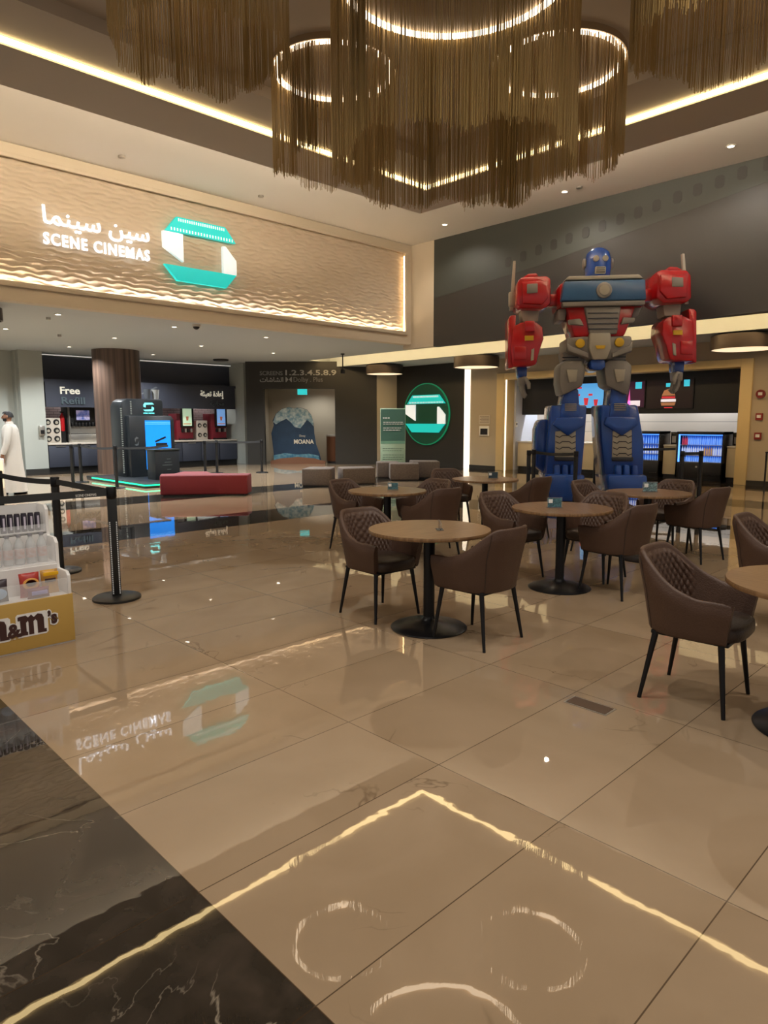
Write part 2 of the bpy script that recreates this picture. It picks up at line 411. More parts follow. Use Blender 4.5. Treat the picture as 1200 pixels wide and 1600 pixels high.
def tile_mat(name, c1, c2, sx, sz, rot):
    m = bpy.data.materials.new(name); m.use_nodes = True; nt = m.node_tree
    br = nt.nodes.new('ShaderNodeTexBrick'); tc = nt.nodes.new('ShaderNodeTexCoord'); mp = nt.nodes.new('ShaderNodeMapping')
    mp.inputs['Rotation'].default_value = rot
    br.inputs['Color1'].default_value = lin(c1); br.inputs['Color2'].default_value = lin(c1); br.inputs['Mortar'].default_value = lin(c2)
    br.inputs['Scale'].default_value = 1; br.inputs['Brick Width'].default_value = sx; br.inputs['Row Height'].default_value = sz
    br.inputs['Mortar Size'].default_value = 0.008
    nt.links.new(tc.outputs['Object'], mp.inputs[0]); nt.links.new(mp.outputs[0], br.inputs['Vector'])
    nt.links.new(br.outputs['Color'], nt.nodes['Principled BSDF'].inputs['Base Color'])
    nt.nodes['Principled BSDF'].inputs['Roughness'].default_value = 0.25
    return m
M['tiles_x'] = tile_mat('white_wall_tiles', 'e2d6c8', 'b0a498', 0.3, 0.1, (PI/2, 0, PI/2))
M['tiles_y'] = tile_mat('pinkish_wall_tiles', '8a7672', '5f5050', 0.25, 0.08, (PI/2, 0, 0))
b = MB().box(19.16, 19.2, 5.88, 12.52, 0.8, 1.85)
struct(b.build('trim_11', M['tiles_x'], smooth=0), 'white tiled splashback behind the snack counter')
b = MB().box(18.3, 18.5, 5.88, 12.52, 1.72, 2.95)
struct(b.build('trim_12', M['black'], smooth=0), 'black fascia over the snack counter carrying the menu screens')
b = MB().box(XW+0.02, XW+0.05, 12.545, 12.578, 0, 2.78)
struct(b.build('trim_13', M['vled'], smooth=0), 'thin vertical light line inside the portal')
b = MB().box(XW-0.02, XW+0.05, 13.93, 14.16, 0, ZF)
struct(b.build('trim_14', M['vled'], smooth=0), 'broad vertical light strip between the dark wall and the beige wall')
b = MB().box(XW-0.02, XW, -7, 5.55, 0, 0.12).box(XW-0.02, XW, 12.86, 13.93, 0, 0.12)
struct(b.build('baseboard_right', M['darkwall'], smooth=0))
# logo wall, pillar, screens wall
b = MB().box(XW+0.05, XW+0.2, 14.16, 17.4, 0, ZF)
struct(b.build('wall_right', M['darkwall'], smooth=0))
A = Vector((13.45, 20.75)); Bp = Vector((16.75, 17.55)); dS = (Bp-A).normalized(); nS = Vector((dS.y, -dS.x))   # nS points to the hall
if nS.dot(-A) < 0: nS = -nS
def SP(s, d=0.0): p = A+dS*s+nS*d; return (p.x, p.y)
LS = (Bp-A).length
b = MB()
for (s0, s1, z0, z1) in [(0, 0.62, 0, 2.66), (3.12, LS, 0, 2.66), (0, LS, 2.66, ZL)]:
    p = [SP(s0), SP(s1), SP(s1, -0.25), SP(s0, -0.25)]
    b.hexa([(q[0], q[1], z0) for q in p], [(q[0], q[1], z1) for q in p])
struct(b.build('wall_back', M['darkwall'], smooth=0))
b = MB()
p = [(Bp.x, Bp.y), (17.5, 17.3), (18.2, 18.0), (17.4, 18.6)]
b.hexa([(q[0], q[1], 0) for q in p], [(q[0], q[1], ZL) for q in p])
struct(b.build('pillar', M['beigewall'], smooth=0), 'beige pillar between the two dark walls')
b = MB()                                                         # corridor behind the doorway
for (s0, s1, d0, d1, z0, z1) in [(0.3, 4.6, -2.3, -2.4, 0, 3.2), (0.3, 0.4, -0.25, -2.4, 0, 3.2), (4.5, 4.6, -0.25, -2.4, 0, 3.2)]:
    p = [SP(s0, d0), SP(s1, d0), SP(s1, d1), SP(s0, d1)]
    b.hexa([(q[0], q[1], z0) for q in p], [(q[0], q[1], z1) for q in p])
struct(b.build('wall_back', M['beigewall'], smooth=0))
p = [SP(0.3, -0.25), SP(4.6, -0.25), SP(4.6, -2.4), SP(0.3, -2.4)]
struct(MB().hexa([(q[0], q[1], 2.95) for q in p], [(q[0], q[1], 3.05) for q in p]).build('ceiling', M['ceil_low'], smooth=0))

# ---------------------------------------------------------------- refill recess, plane y = 21.8, and the grey wall at its left
YR = 21.8
b = MB()
b.box(6.45, 7.1, YR, YR+0.3, 0, ZL); b.box(-7, 6.45, YR+0.5, YR+0.7, 0, ZL); b.box(6.4, 6.45, YR+0.25, YR+0.7, 0, ZL)
struct(b.build('wall_back', M['greywall'], smooth=0))
struct(MB().box(13.72, 14.1, YR-0.5, YR+1.4, 0, ZL).build('wall_back', M['greywall'], smooth=0))
struct(MB().box(7.05, 7.1, YR+0.3, YR+1.4, 0, ZL).build('wall_back', M['greywall'], smooth=0))
struct(MB().box(7.05, 13.8, YR+1.3, YR+1.4, 0.9, ZL).build('wall_back', M['greywall'], smooth=0))
b = MB().box(7.1, 13.72, YR+1.26, YR+1.3, 0.8, 1.99)
struct(b.build('trim_15', M['tiles_y'], smooth=0), 'small brick tiles behind the drink machines')
b = MB().box(7.1, 13.72, YR+0.45, YR+0.6, 2.78, ZL-0.1, 0).box(7.1, 13.72, YR+0.05, YR+0.6, 2.72, 2.80, 0)
struct(b.build('trim_16', M['navy'], smooth=0), 'upper navy fascia above the refill bar')
b = MB().box(-7, 6.45, YR+0.48, YR+0.5, 0, 0.13).box(6.45, 7.1, YR-0.02, YR, 0, 0.13)
struct(b.build('baseboard_back', M['darkwall'], smooth=0))
b = MB().lathe([(0.66, 0), (0.66, ZL)], 48, (8.62, 20.15, 0))
struct(b.build('column', M['walnut'], smooth=40), 'round column clad in dark striped veneer')
b = MB().box(7.2, 13.7, YR+0.3, YR+0.33, 3.52, 3.55)
struct(b.build('trim_17', mat('dim_cove_led', 'f4f4ee', 0.5, emit='f0f0e8', es=0.4), smooth=0), 'pale cove strip over the refill bar')

# ---------------------------------------------------------------- lamps of the room and added fill spots
def spot(name, loc, watts, size=2.4, col=(1, 0.86, 0.68), parent=None, blend=0.7, r=0.03):
    l = bpy.data.lights.new(name, 'SPOT'); l.energy = watts*10; l.spot_size = size; l.spot_blend = blend
    l.color = col; l.shadow_soft_size = r
    o = bpy.data.objects.new(name, l); COL.objects.link(o)
    o.location = loc
    if parent: o.parent = parent
    return o
def downlight(x, y, z, watts, label, group, col, r=0.055):
    t = thing('ceiling_downlight', label, 'ceiling light', (x, y, z), 0, group)
    MB().ring((0, 0, 0), r, r+0.025, -0.012, 0.004, 24).build('trim_ring', M['fixture'], t, smooth=40)
    MB().lathe([(r, -0.006), (r, 0.002)], 24).build('lamp_face', M['lamp'], t)
    spot('lamp_light', (0, 0, -0.03), watts, 2.5, col, t)
warm = (1, 0.92, 0.82); neutral = (0.95, 0.98, 1.0)
for i, (x, y) in enumerate([(12.92, 4.72), (12.94, 7.95), (12.96, 11.2)]):
    downlight(x, y, ZC, P_HALL, ['lit recessed downlight in the upper ceiling near the right edge of the photo', 'lit recessed downlight in the upper ceiling above the robot statue', 'lit recessed downlight in the upper ceiling close to the room corner'][i], 'downlights above the dark wall', warm)
for x, y in [(12.9, 1.5), (12.9, -2)]:   # further lamps of the same rows, outside the picture
    spot('hall_lamp', (x, y, ZC-0.05), P_HALL, 2.5, warm)
for x, y in [(1.5, 1.0), (3.2, -1.5), (-1.5, 4.0), (0.6, 5.2), (5.6, -0.5), (-1, -1.5), (2.3, 2.6), (4.4, 1.6)]:  # added fill spots under the tray, without fixtures, clear of floor reflections
    spot('tray_fill', (x, y, ZB-0.05), P_TRAY, 2.6, warm)
px = [(4.96, 14.15), (7.43, 14.24), (9.98, 14.43), (4.85, 17.12), (7.32, 17.13), (9.79, 17.26), (12.4, 17.56), (7.25, 20.0), (9.95, 20.5)]
lab = ['small lit downlight below the left part of the sign wall, nearest that wall', 'small lit downlight beside the black dome camera', 'small lit downlight in the lower ceiling above the doorway sign lettering',
       'small lit downlight at the left edge of the photo', 'small lit downlight just left above the round column', 'small lit downlight above the refill bar between column and dome camera', 'small lit downlight nearest the lit ceiling trough',
       'small lit downlight at the left of the column top', 'small lit downlight at the right of the column top']
for (x, y), l in zip(px, lab): downlight(x, y, ZL, P_LOW, l, 'downlights in the lower ceiling', neutral, 0.05)
for x, y in [(2.4, 14.2), (2.4, 17.2), (-0.5, 15.5), (4.9, 20.2), (12.3, 14.4)]: spot('low_ceiling_lamp', (x, y, ZL-0.05), P_LOW, 2.5, neutral)
for y in (7.0, 9.2, 11.4): spot('counter_lamp', (18.85, y, 2.85), 18, 2.6, neutral)
spot('corridor_lamp', SP(2.4, -1.2)+(2.9,), 10, 2.6, neutral)
for x in (8.2, 10.6, 12.9): spot('refill_lamp', (x, YR+0.9, 2.6), 4, 2.6, neutral)
# ---------------------------------------------------------------- chandeliers of hanging chain
def chandelier(x, y, r, zb, n, label, seed, wr=0.0032):
    rnd = random.Random(seed)
    zr = 5.53
    t = thing('chandelier', label, 'chandelier', (x, y, ZI), 0, 'round chain chandeliers')
    MB().lathe([(r+0.004, -0.05), (r+0.004, 0.0)], 72).build('ceiling_plate', M['ringmetal'], t, smooth=40)
    MB().ring((0, 0, 0), r-0.075, r-0.012, -0.088, -0.06, 72).build('light_ring', M['ringled'], t, smooth=40)
    MB().ring((0, 0, 0), r-0.018, r+0.004, -0.07, -0.05, 72).build('hanging_ring', M['ringmetal'], t, smooth=40)
    b = MB(); L0 = ZI-zb; clump = 1.0
    a = 0.0; i = 0
    while i < n:
        if rnd.random() < 0.06: clump = rnd.choice((0.5, 0.8, 1.0, 1.5, 2.1))
        a += 2*PI/n*clump*rnd.uniform(0.5, 1.5); i += 1
        rr = r+rnd.uniform(-0.03, 0.012); w = wr*rnd.uniform(0.8, 1.4)
        ln = L0+0.05*math.sin(a*5+seed)+0.03*math.sin(a*13+seed)+rnd.uniform(-0.03, 0.04)
        if rnd.random() < 0.05: ln += rnd.uniform(-0.15, 0.05)
        a2 = a+rnd.uniform(-0.008, 0.008)
        b.cyl((rr*math.cos(a), rr*math.sin(a), -0.08), (rr*math.cos(a2), rr*math.sin(a2), -ln), w, w*0.9, 3)
    o = b.build('chain_curtain', M['chain'], t, smooth=0, recalc=False)
    o['kind'] = 'stuff'
    return t
chandelier(5.11, 4.33, 1.10, 3.85, 1050, 'largest chain chandelier, hanging in the middle with a scalloped lower edge', 1)
chandelier(5.50, 6.47, 0.71, 4.50, 640, 'small chain chandelier with a lit ring, left behind the largest one', 2)
chandelier(7.23, 4.59, 0.75, 4.52, 680, 'small chain chandelier with a lit ring, right behind the largest one', 3)
chandelier(3.10, 5.29, 0.70, 4.50, 640, 'chain chandelier cut by the top edge, above the cinema lettering', 4)
chandelier(5.95, 2.21, 0.75, 4.50, 680, 'chain chandelier cut by the top right corner of the photo', 5)

# ---------------------------------------------------------------- illuminated cinema logo (four blades) and lettering
def logo(parent, org, right, w, h, d=0.05, up=(0, 0, 1), mt=None, mw=None, holes=True, names=True):
    r = Vector(right).normalized(); u = Vector(up); n = r.cross(u); org = Vector(org)
    P = lambda a, c, k: tuple(org+r*(a*w)+u*(c*h)+n*k)
    pieces = [('top_blade', [(0.035, 0.766), (1.0, 0.766), (0.85, 1.0), (0.18, 1.0)], mt or M['logoteal']),
              ('left_blade', [(0.0, 0.50), (0.255, 0.31), (0.255, 0.745), (0.0, 0.745)], mw or M['logowhite']),
              ('bottom_blade', [(0.0, 0.235), (0.165, 0.0), (0.845, 0.0), (1.0, 0.235)], mt or M['logoteal']),
              ('right_blade', [(0.81, 0.235), (1.0, 0.235), (1.0, 0.475), (0.85, 0.68), (0.81, 0.68)], mw or M['logowhite'])]
    for nm, poly, m in pieces:
        b = MB(); b.hexa([P(a, c, 0.012) for a, c in poly], [P(a, c, d) for a, c in poly])
        o = b.build(nm, m, parent, smooth=0)
        if nm == 'top_blade' and holes:
            hb = MB()
            for k in range(22):
                for c0, a0, a1 in ((0.955, 0.2, 0.82), (0.80, 0.10, 0.94)):
                    a = a0+(a1-a0)*k/21
                    hb.hexa([P(q, s, d) for q, s in ((a, c0-0.022), (a+0.014, c0-0.022), (a+0.014, c0+0.022), (a, c0+0.022))],
                            [P(q, s, d+0.006) for q, s in ((a, c0-0.022), (a+0.014, c0-0.022), (a+0.014, c0+0.022), (a, c0+0.022))])
            hb.build('perforations', M['logowhite'], o, smooth=0)
XP = (1, 0, 0); YM = (0, -1, 0)                       # reading directions on walls facing -y and -x
t = thing('cinema_sign', 'lit teal and white cinema logo with SCENE CINEMAS lettering on the wavy wall', 'sign', (6.5, YS, 4.5))
def inv(t): return Matrix.Translation(-Vector(t.location))
sy = YS+D-0.06-YS
o0 = Vector(t.location)
lg_o = Vector((6.70, YS+0.07, 4.36))-o0
logo(t, lg_o, XP, 1.66, 1.24, 0.09)
en = text('latin_lettering', 'SCENE CINEMAS', 0.28, M['letters'], t, Vector((4.46, YS+0.07, 4.665))-o0, XP, depth=0.03, bold=0.006, width=1.97, space=1.2)
ar = text('arabic_lettering', '\ufe8e\ufee4\ufee8\ufef4\ufeb3', 0.42, M['letters'], t, Vector((4.47, YS+0.07, 5.02))-o0, XP, depth=0.03, bold=0.004, width=1.02)
ar2 = text('arabic_lettering', '\ufee6\ufef4\ufeb3', 0.42, M['letters'], t, Vector((5.64, YS+0.07, 5.02))-o0, XP, depth=0.03, bold=0.004, width=0.80)

# round logo on the dark wall, plane x = 17.5
t = thing('round_logo_sign', 'round green backlit sign with the teal cinema logo on the dark wall', 'sign', (XW+0.05, 15.85, 1.76))
b = MB(); b.cyl((-0.045, 0, 0), (-0.005, 0, 0), 1.02, n=64); o = b.build('disc', M['disc'], t, smooth=40)
b = MB(); n = 64; vs = []
for j in range(n):
    a = 2*PI*j/n
    for r, x in ((1.02, -0.06), (1.05, -0.06), (1.05, -0.005), (1.02, -0.005)): vs.append((x, r*math.cos(a), r*math.sin(a)))
b.add(vs, [(4*j+k, 4*((j+1) % n)+k, 4*((j+1) % n)+(k+1) % 4, 4*j+(k+1) % 4) for j in range(n) for k in range(4)])
b.build('rim', M['discedge'], t, smooth=40)
logo(t, (-0.045, 0.93, -0.62), YM, 1.82, 1.27, 0.05)

# ---------------------------------------------------------------- doorway sign and things at the screens corridor
def onS(s, z, d=0.0): q = SP(s, d); return Vector((q[0], q[1], z))
t = thing('screens_sign', 'grey raised lettering SCREENS 1.2.3.4.5.8.9 over the corridor doorway', 'sign', onS(0.9, 3.0))
o0 = Vector(t.location); dS3 = (dS.x, dS.y, 0)
M['sletters'] = mat('grey_letters', '8c8a84', 0.5, emit='8c8a84', es=0.05); M['sletters_dim'] = mat('dim_letters', '716f6b', 0.5, emit='716f6b', es=0.04)
text('latin_lettering', 'SCREENS', 0.2, M['sletters_dim'], t, onS(0.50, 3.13, 0.005)-o0, dS3, depth=0.02, bold=0.003, width=0.80)
text('number_lettering', '1.2.3.4.5.8.9', 0.25, M['sletters'], t, onS(1.40, 3.13, 0.005)-o0, dS3, depth=0.02, bold=0.004, width=1.78)
text('arabic_lettering', '\ufe95\ufe8e\ufeb7\ufe8e\ufeb8\ufedf\ufe8d', 0.22, M['sletters'], t, onS(0.50, 2.90, 0.005)-o0, dS3, depth=0.02, bold=0.003, width=0.82)
b = MB()
for sgn in (0, 1):
    pts = [(0, 0), (0.02, 0), (0.1, 0.09), (0.02, 0.18), (0, 0.18)] if sgn == 0 else [(0.22, 0), (0.22, 0.18), (0.2, 0.18), (0.12, 0.09), (0.2, 0)]
    b.hexa([onS(1.40+a, 2.89+c, 0.003)-o0 for a, c in pts], [onS(1.40+a, 2.89+c, 0.02)-o0 for a, c in pts])
b.build('emblem', M['sletters'], t, smooth=0)
text('latin_lettering', 'Dolby . Plus', 0.24, M['sletters_dim'], t, onS(1.68, 2.9, 0.005)-o0, dS3, depth=0.02, width=1.02)

t = thing('exit_sign', 'teal lit exit sign box hanging in the corridor doorway', 'exit sign', onS(1.92, 2.57, -0.5))
b = MB(); p = [onS(1.92+a, 0, -0.5+dd)-onS(1.92, 0, -0.5) for a, dd in ((-0.17, 0.02), (0.17, 0.02), (0.17, -0.03), (-0.17, -0.03))]
b.hexa([(q.x, q.y, -0.10) for q in p], [(q.x, q.y, 0.10) for q in p])
b.build('lit_panel', emis('exit_teal', '30c8c8', 0.9), t, smooth=0)
b = MB(); b.cyl((0, 0, 0.1), (0, 0, 0.38), 0.01, n=6); b.build('rod', M['black'], t)
t = thing('linear_light', 'slim lit ceiling light inside the corridor, upper right of the doorway', 'light', onS(3.0, 2.89, -1.0))
p = [onS(3.0+a, 0, -1+dd)-onS(3.0, 0, -1.0) for a, dd in ((-0.75, 0.06), (0.6, 0.06), (0.6, -0.06), (-0.75, -0.06))]
MB().hexa([(q.x, q.y, -0.03) for q in p], [(q.x, q.y, 0.05) for q in p]).build('lit_tube', emis('corridor_tube', 'ffe8e0', 2.5), t, smooth=0)

# film standee: a curling wave of printed card on a sandy plinth
t = thing('film_standee', 'blue ocean wave film standee on a brown plinth in the corridor doorway', 'standee', onS(1.72, 0, -0.6))
def loc3(a, z, d): v = dS3; return (a*dS.x+d*nS.x, a*dS.y+d*nS.y, z)
def standee_card(): 
    b = MB()
    pts = [(-0.86, 0.0), (0.86, 0.0), (0.78, 0.35), (0.66, 0.7), (0.6, 1.1), (0.58, 1.45), (0.5, 1.75), (0.34, 1.95), (0.1, 2.02), (-0.15, 2.0), (-0.3, 2.04), (-0.55, 1.98), (-0.78, 1.8), (-0.9, 1.55), (-0.86, 1.4), (-0.96, 1.1), (-0.9, 0.5)]
    b.hexa([loc3(a, z, -0.02) for a, z in pts], [loc3(a, z, 0.02) for a, z in pts])
    return b
standee_card().build('card', mat('ocean_print', '1d3c58', 0.5, noise=(3, '14304a')), t, smooth=0)
def leaf(name, pts, d, m):
    b = MB(); b.hexa([loc3(a, z, d) for a, z in pts], [loc3(a, z, d+0.02) for a, z in pts]); return b.build(name, m, t, smooth=0)
M['foam'] = mat('foam_print', 'b9c6c4', 0.5, noise=(9, '5f8798'))
M['seaprint'] = mat('sea_print', '2f6f8c', 0.5, noise=(8, '6f9aa6')); M['sandprint'] = mat('sand_print', '7a5138', 0.6)
leaf('wave_crest', [(-0.88, 1.5), (-0.78, 1.42), (-0.62, 1.52), (-0.4, 1.62), (-0.25, 1.5), (-0.1, 1.32), (0.1, 1.28), (0.22, 1.42), (0.34, 1.58), (0.45, 1.5), (0.575, 1.35), (0.57, 1.5), (0.5, 1.74), (0.34, 1.94), (0.1, 2.01), (-0.15, 1.99), (-0.3, 2.03), (-0.55, 1.97), (-0.77, 1.79)], 0.025, M['foam'])
leaf('wave_foot', [(-0.9, 0.30), (-0.5, 0.38), (0.0, 0.33), (0.4, 0.36), (0.75, 0.28), (0.8, 0.0), (-0.86, 0.0)], 0.03, M['seaprint'])
leaf('sand_plinth', [(-0.98, 0.0), (1.0, 0.0), (0.95, 0.1), (0.6, 0.2), (0.0, 0.25), (-0.6, 0.2), (-0.95, 0.12)], 0.2, M['sandprint'])
b = MB(); p = [loc3(a, 0, d) for a, d in ((-0.98, 0.2), (1.0, 0.2), (0.98, -0.2), (-0.96, -0.2))]
b.hexa([(q[0], q[1], 0) for q in p], [(q[0], q[1], 0.1) for q in p]).build('base', M['sandprint'], t, smooth=0)
text('title_lettering', 'MOANA', 0.22, emis('title_cream', 'cfc7b4', 0.12), t, Vector(loc3(-0.14, 0.72, 0.025)), dS3, depth=0.02, bold=0.006, width=0.72)
text('small_lettering', 'Disney', 0.11, emis('title_cream_small', 'cfc7b4', 0.1), t, Vector(loc3(0.06, 0.97, 0.025)), dS3, depth=0.012, width=0.22)

t = thing('waste_bin', 'tall bronze cylindrical bin at the right edge of the corridor doorway', 'bin', onS(3.05, 0, -0.9))
MB().lathe([(0.30, 0.0), (0.30, 0.08)], 32).build('plinth', M['black'], t)
MB().lathe([(0.32, 0.08), (0.32, 0.98)], 40).build('body', M['bronze'], t)
MB().lathe([(0.33, 0.98), (0.33, 1.04), (0.2, 1.05)], 40).build('rim', M['steel'], t)

# free-standing poster and its panels
D19 = Vector((13.62, 13.15, 0))
t = thing('poster_stand', 'tall green and pale printed poster stand beside the round logo sign', 'poster stand', (13.55, 13.55, 0), -PI/4)
MB().box(-0.35, 0.35, -0.02, 0.02, 0.0, 1.88).build('board', mat('poster_pale', 'a9c3a8', 0.5), t, bev=0.004)
MB().box(-0.34, 0.34, -0.026, -0.018, 0.95, 1.86).build('green_panel', mat('poster_green', '3c6457', 0.5), t, smooth=0)
MB().box(-0.34, 0.34, -0.028, -0.018, 0.90, 0.98).build('green_band', mat('poster_mid_green', '6d9a80', 0.5), t, smooth=0)
b = MB(); rnd = random.Random(3)
for z, x1, hh in [(1.60, -0.08, 0.03), (1.49, 0.28, 0.018), (1.44, 0.30, 0.018), (1.33, 0.24, 0.018), (1.27, 0.2, 0.02)]:
    x = -0.28 if x1 < 0 else -0.27
    while x < x1: w = rnd.uniform(0.03, 0.09); b.box(x, min(x+w, x1), -0.031, -0.025, z, z+hh); x += w+0.015
b.build('white_lettering', M['white'], t, smooth=0)
b = MB()
for z, x1 in [(0.76, 0.3), (0.70, 0.25), (0.58, 0.3), (0.52, 0.3), (0.46, 0.28)]:
    x = -0.29
    while x < x1: w = rnd.uniform(0.03, 0.08); b.box(x, min(x+w, x1), -0.024, -0.019, z, z+0.014); x += w+0.012
b.build('small_lettering', mat('poster_ink', '55705e', 0.5), t, smooth=0)
b = MB().box(-0.3, 0.3, -0.2, 0.2, 0, 0.02); b.build('foot_plate', M['steel'], t)

# ---------------------------------------------------------------- drum lamps, ceiling devices
def drum(x, y, r, z0, z1, label, lit=True):
    t = thing('drum_lamp', label, 'ceiling lamp', (x, y, ZF), 0, 'drum ceiling lamps')
    n = 48
    MB().ring((0, 0, 0), r-0.03, r, z0-ZF, z1-ZF, n).build('shade', M['drum'], t, smooth=40)
    MB().lathe([(r-0.03, z1-0.05-ZF), (r-0.03, z1-0.02-ZF)], n).build('top_plate', M['drum'], t)
    if lit: MB().lathe([(r-0.03, z0+0.01-ZF), (r-0.03, z0+0.03-ZF)], n).build('diffuser', mat('drum_diffuser', 'fff0d8', 0.5, emit='ffe2b8', es=1.1), t)
    b = MB()
    for a in (0, 2.1, 4.2): b.cyl((0.5*r*math.cos(a), 0.5*r*math.sin(a), z1-0.03-ZF), (0.5*r*math.cos(a), 0.5*r*math.sin(a), 0), 0.008, n=6)
    b.build('hanger', M['drum'], t)
    return t
drum(16.35, 16.75, 0.63, 3.1, 3.38, 'bronze drum ceiling lamp in front of the beige pillar')
drum(16.1, 12.65, 0.66, 3.08, 3.38, 'bronze drum ceiling lamp above the bright vertical light strip')
drum(16.4, 5.45, 0.68, 3.08, 3.38, 'bronze drum ceiling lamp at the right edge above the snack counter portal')
t = drum(3.55, 13.95, 0.36, 3.33, 3.55, 'brown drum cut by the left edge just under the sign wall', False); t.location.z = ZF
t = thing('dome_camera', 'black dome camera on the lower ceiling under the sign wall', 'camera', (7.61, 13.6, ZL))
MB().lathe([(0.085, -0.05), (0.09, 0.0)], 24).build('housing', M['fixture'], t)
MB().ell((0, 0, -0.05), (0.07, 0.07, 0.06), 16).build('dome', M['black'], t, smooth=60)
t = thing('ceiling_speaker', 'dark flat ceiling vent above the refill bar lettering', 'ceiling vent', (12.4, 20.6, ZL))
MB().lathe([(0.24, -0.05), (0.26, -0.02), (0.26, 0)], 32).build('body', M['black'], t)
for x, y, l in [(4.96, 14.7, 'dark sprinkler dot beside the downlight nearest the left end of the sign wall'), (6.1, 17.4, 'dark sprinkler dot left of the round column top')]:
    t = thing('sprinkler', l, 'sprinkler', (x, y, ZL), 0, 'sprinklers'); MB().lathe([(0.015, -0.06), (0.045, -0.05), (0.045, 0.0)], 12).build('head', M['steel'], t)
for x, y, l in [(5.6, 12.4, 'small dark sprinkler slot in the cream ceiling above the cinema lettering'), (8.6, 12.5, 'small dark sprinkler slot in the cream ceiling above the teal logo'), (12.9, 7.6, 'small dark sprinkler slot in the cream ceiling next to the middle downlight')]:
    t = thing('sprinkler', l, 'sprinkler', (x, y, ZC), 0, 'sprinklers'); MB().lathe([(0.02, -0.04), (0.06, -0.03), (0.06, 0.0)], 16).build('head', M['steel'], t)
t = thing('hanging_sensor', 'thin black rod with a sensor hanging before the screens wall', 'sensor', (14.1, 16.3, ZL))
MB().cyl((0, 0, 0), (0, 0, -0.5), 0.018, n=8).build('rod', M['black'], t); MB().box(-0.05, 0.05, -0.05, 0.05, -0.6, -0.48).build('sensor_head', M['black'], t, bev=0.01)
MB().lathe([(0.06, -0.03), (0.06, 0)], 16).build('ceiling_plate', M['black'], t)

# ---------------------------------------------------------------- wall bits on the concession wall
t = thing('notice', 'white framed notice sheet on the beige wall left of the portal', 'notice', (XW, 13.34, 1.57))
MB().box(-0.015, 0, -0.22, 0.22, -0.14, 0.14).build('sheet', mat('notice_paper', 'c3b9a8', 0.6), t, smooth=0)
b = MB()
for k in range(5): b.box(-0.018, -0.014, -0.18, 0.18-0.05*(k % 2), 0.09-k*0.045, 0.105-k*0.045)
b.build('printed_lines', mat('notice_ink', '7d7468', 0.6), t, smooth=0)
t = thing('wall_panel', 'black and white control panel on the beige wall under the notice', 'control panel', (XW, 13.34, 1.22))
MB().box(-0.03, 0, -0.19, 0.19, -0.16, 0.15).build('frame', M['white'], t, bev=0.006)
MB().box(-0.035, -0.02, -0.14, 0.14, -0.12, 0.07).build('screen', M['black'], t, smooth=0)
for z, l, rr in [(2.14, 'round red fire alarm bell on the wall right of the portal, topmost of three', 1), (1.62, 'red fire alarm plate on the wall right of the portal, middle of three', 0), (1.17, 'red fire alarm call point on the wall right of the portal, lowest of three', 0)]:
    t = thing('fire_alarm', l, 'fire alarm', (XW, 5.36, z), 0, 'fire alarms')
    if rr: MB().cyl((-0.06, 0, 0), (0, 0, 0), 0.10, n=24).build('body', mat('alarm_red_bell', '7d2a26', 0.4), t)
    else: MB().box(-0.05, 0, -0.075, 0.075, -0.08, 0.08).build('body', mat('alarm_red', '8d2a24', 0.4), t, bev=0.008)
    MB().box(-0.066 if rr else -0.055, -0.045, -0.045, 0.045, -0.03, 0.04).build('face', M['white'], t, smooth=0)
t = thing('switch_plate', 'small switch plate on the pale wall inside the portal, left', 'switch', (18.0, 12.52, 1.42))
MB().box(-0.05, 0.05, -0.015, 0, -0.08, 0.08).build('plate', M['white'], t, bev=0.004); MB().box(-0.025, 0.025, -0.022, -0.01, -0.02, 0.04).build('rocker', M['black'], t)

# ---------------------------------------------------------------- snack counter
M['cpanel'] = mat('counter_panel', 'cfc2a6', 0.45)
for (y0, y1, l) in [(9.05, 12.45, 'long cream panelled snack counter on a black kick plinth behind the robot statue'), (7.45, 7.82, 'short cream counter piece between the two blue drink fridges'), (5.9, 6.22, 'short cream counter piece right of the wider drink fridge')]:
    t = thing('snack_counter', l, 'counter', (18.0, (y0+y1)/2, 0)); h = (y1-y0)/2
    MB().box(0.06, 0.7, -h, h, 0.0, 0.12).build('plinth', M['black'], t)
    MB().box(0.0, 0.75, -h, h, 0.12, 0.86).build('front_panel', M['cpanel'], t, bev=0.004)
    MB().box(-0.03, 0.8, -h, h, 0.86, 0.9).build('worktop', M['white'], t, bev=0.006)
M['fridgeglow'] = emis('fridge_glow', '1c5fe0', 0.5)
M['fridgeback'] = emis('fridge_back', '1a60d8', 0.5)  # emission painted on the panel for the blue light inside the fridge
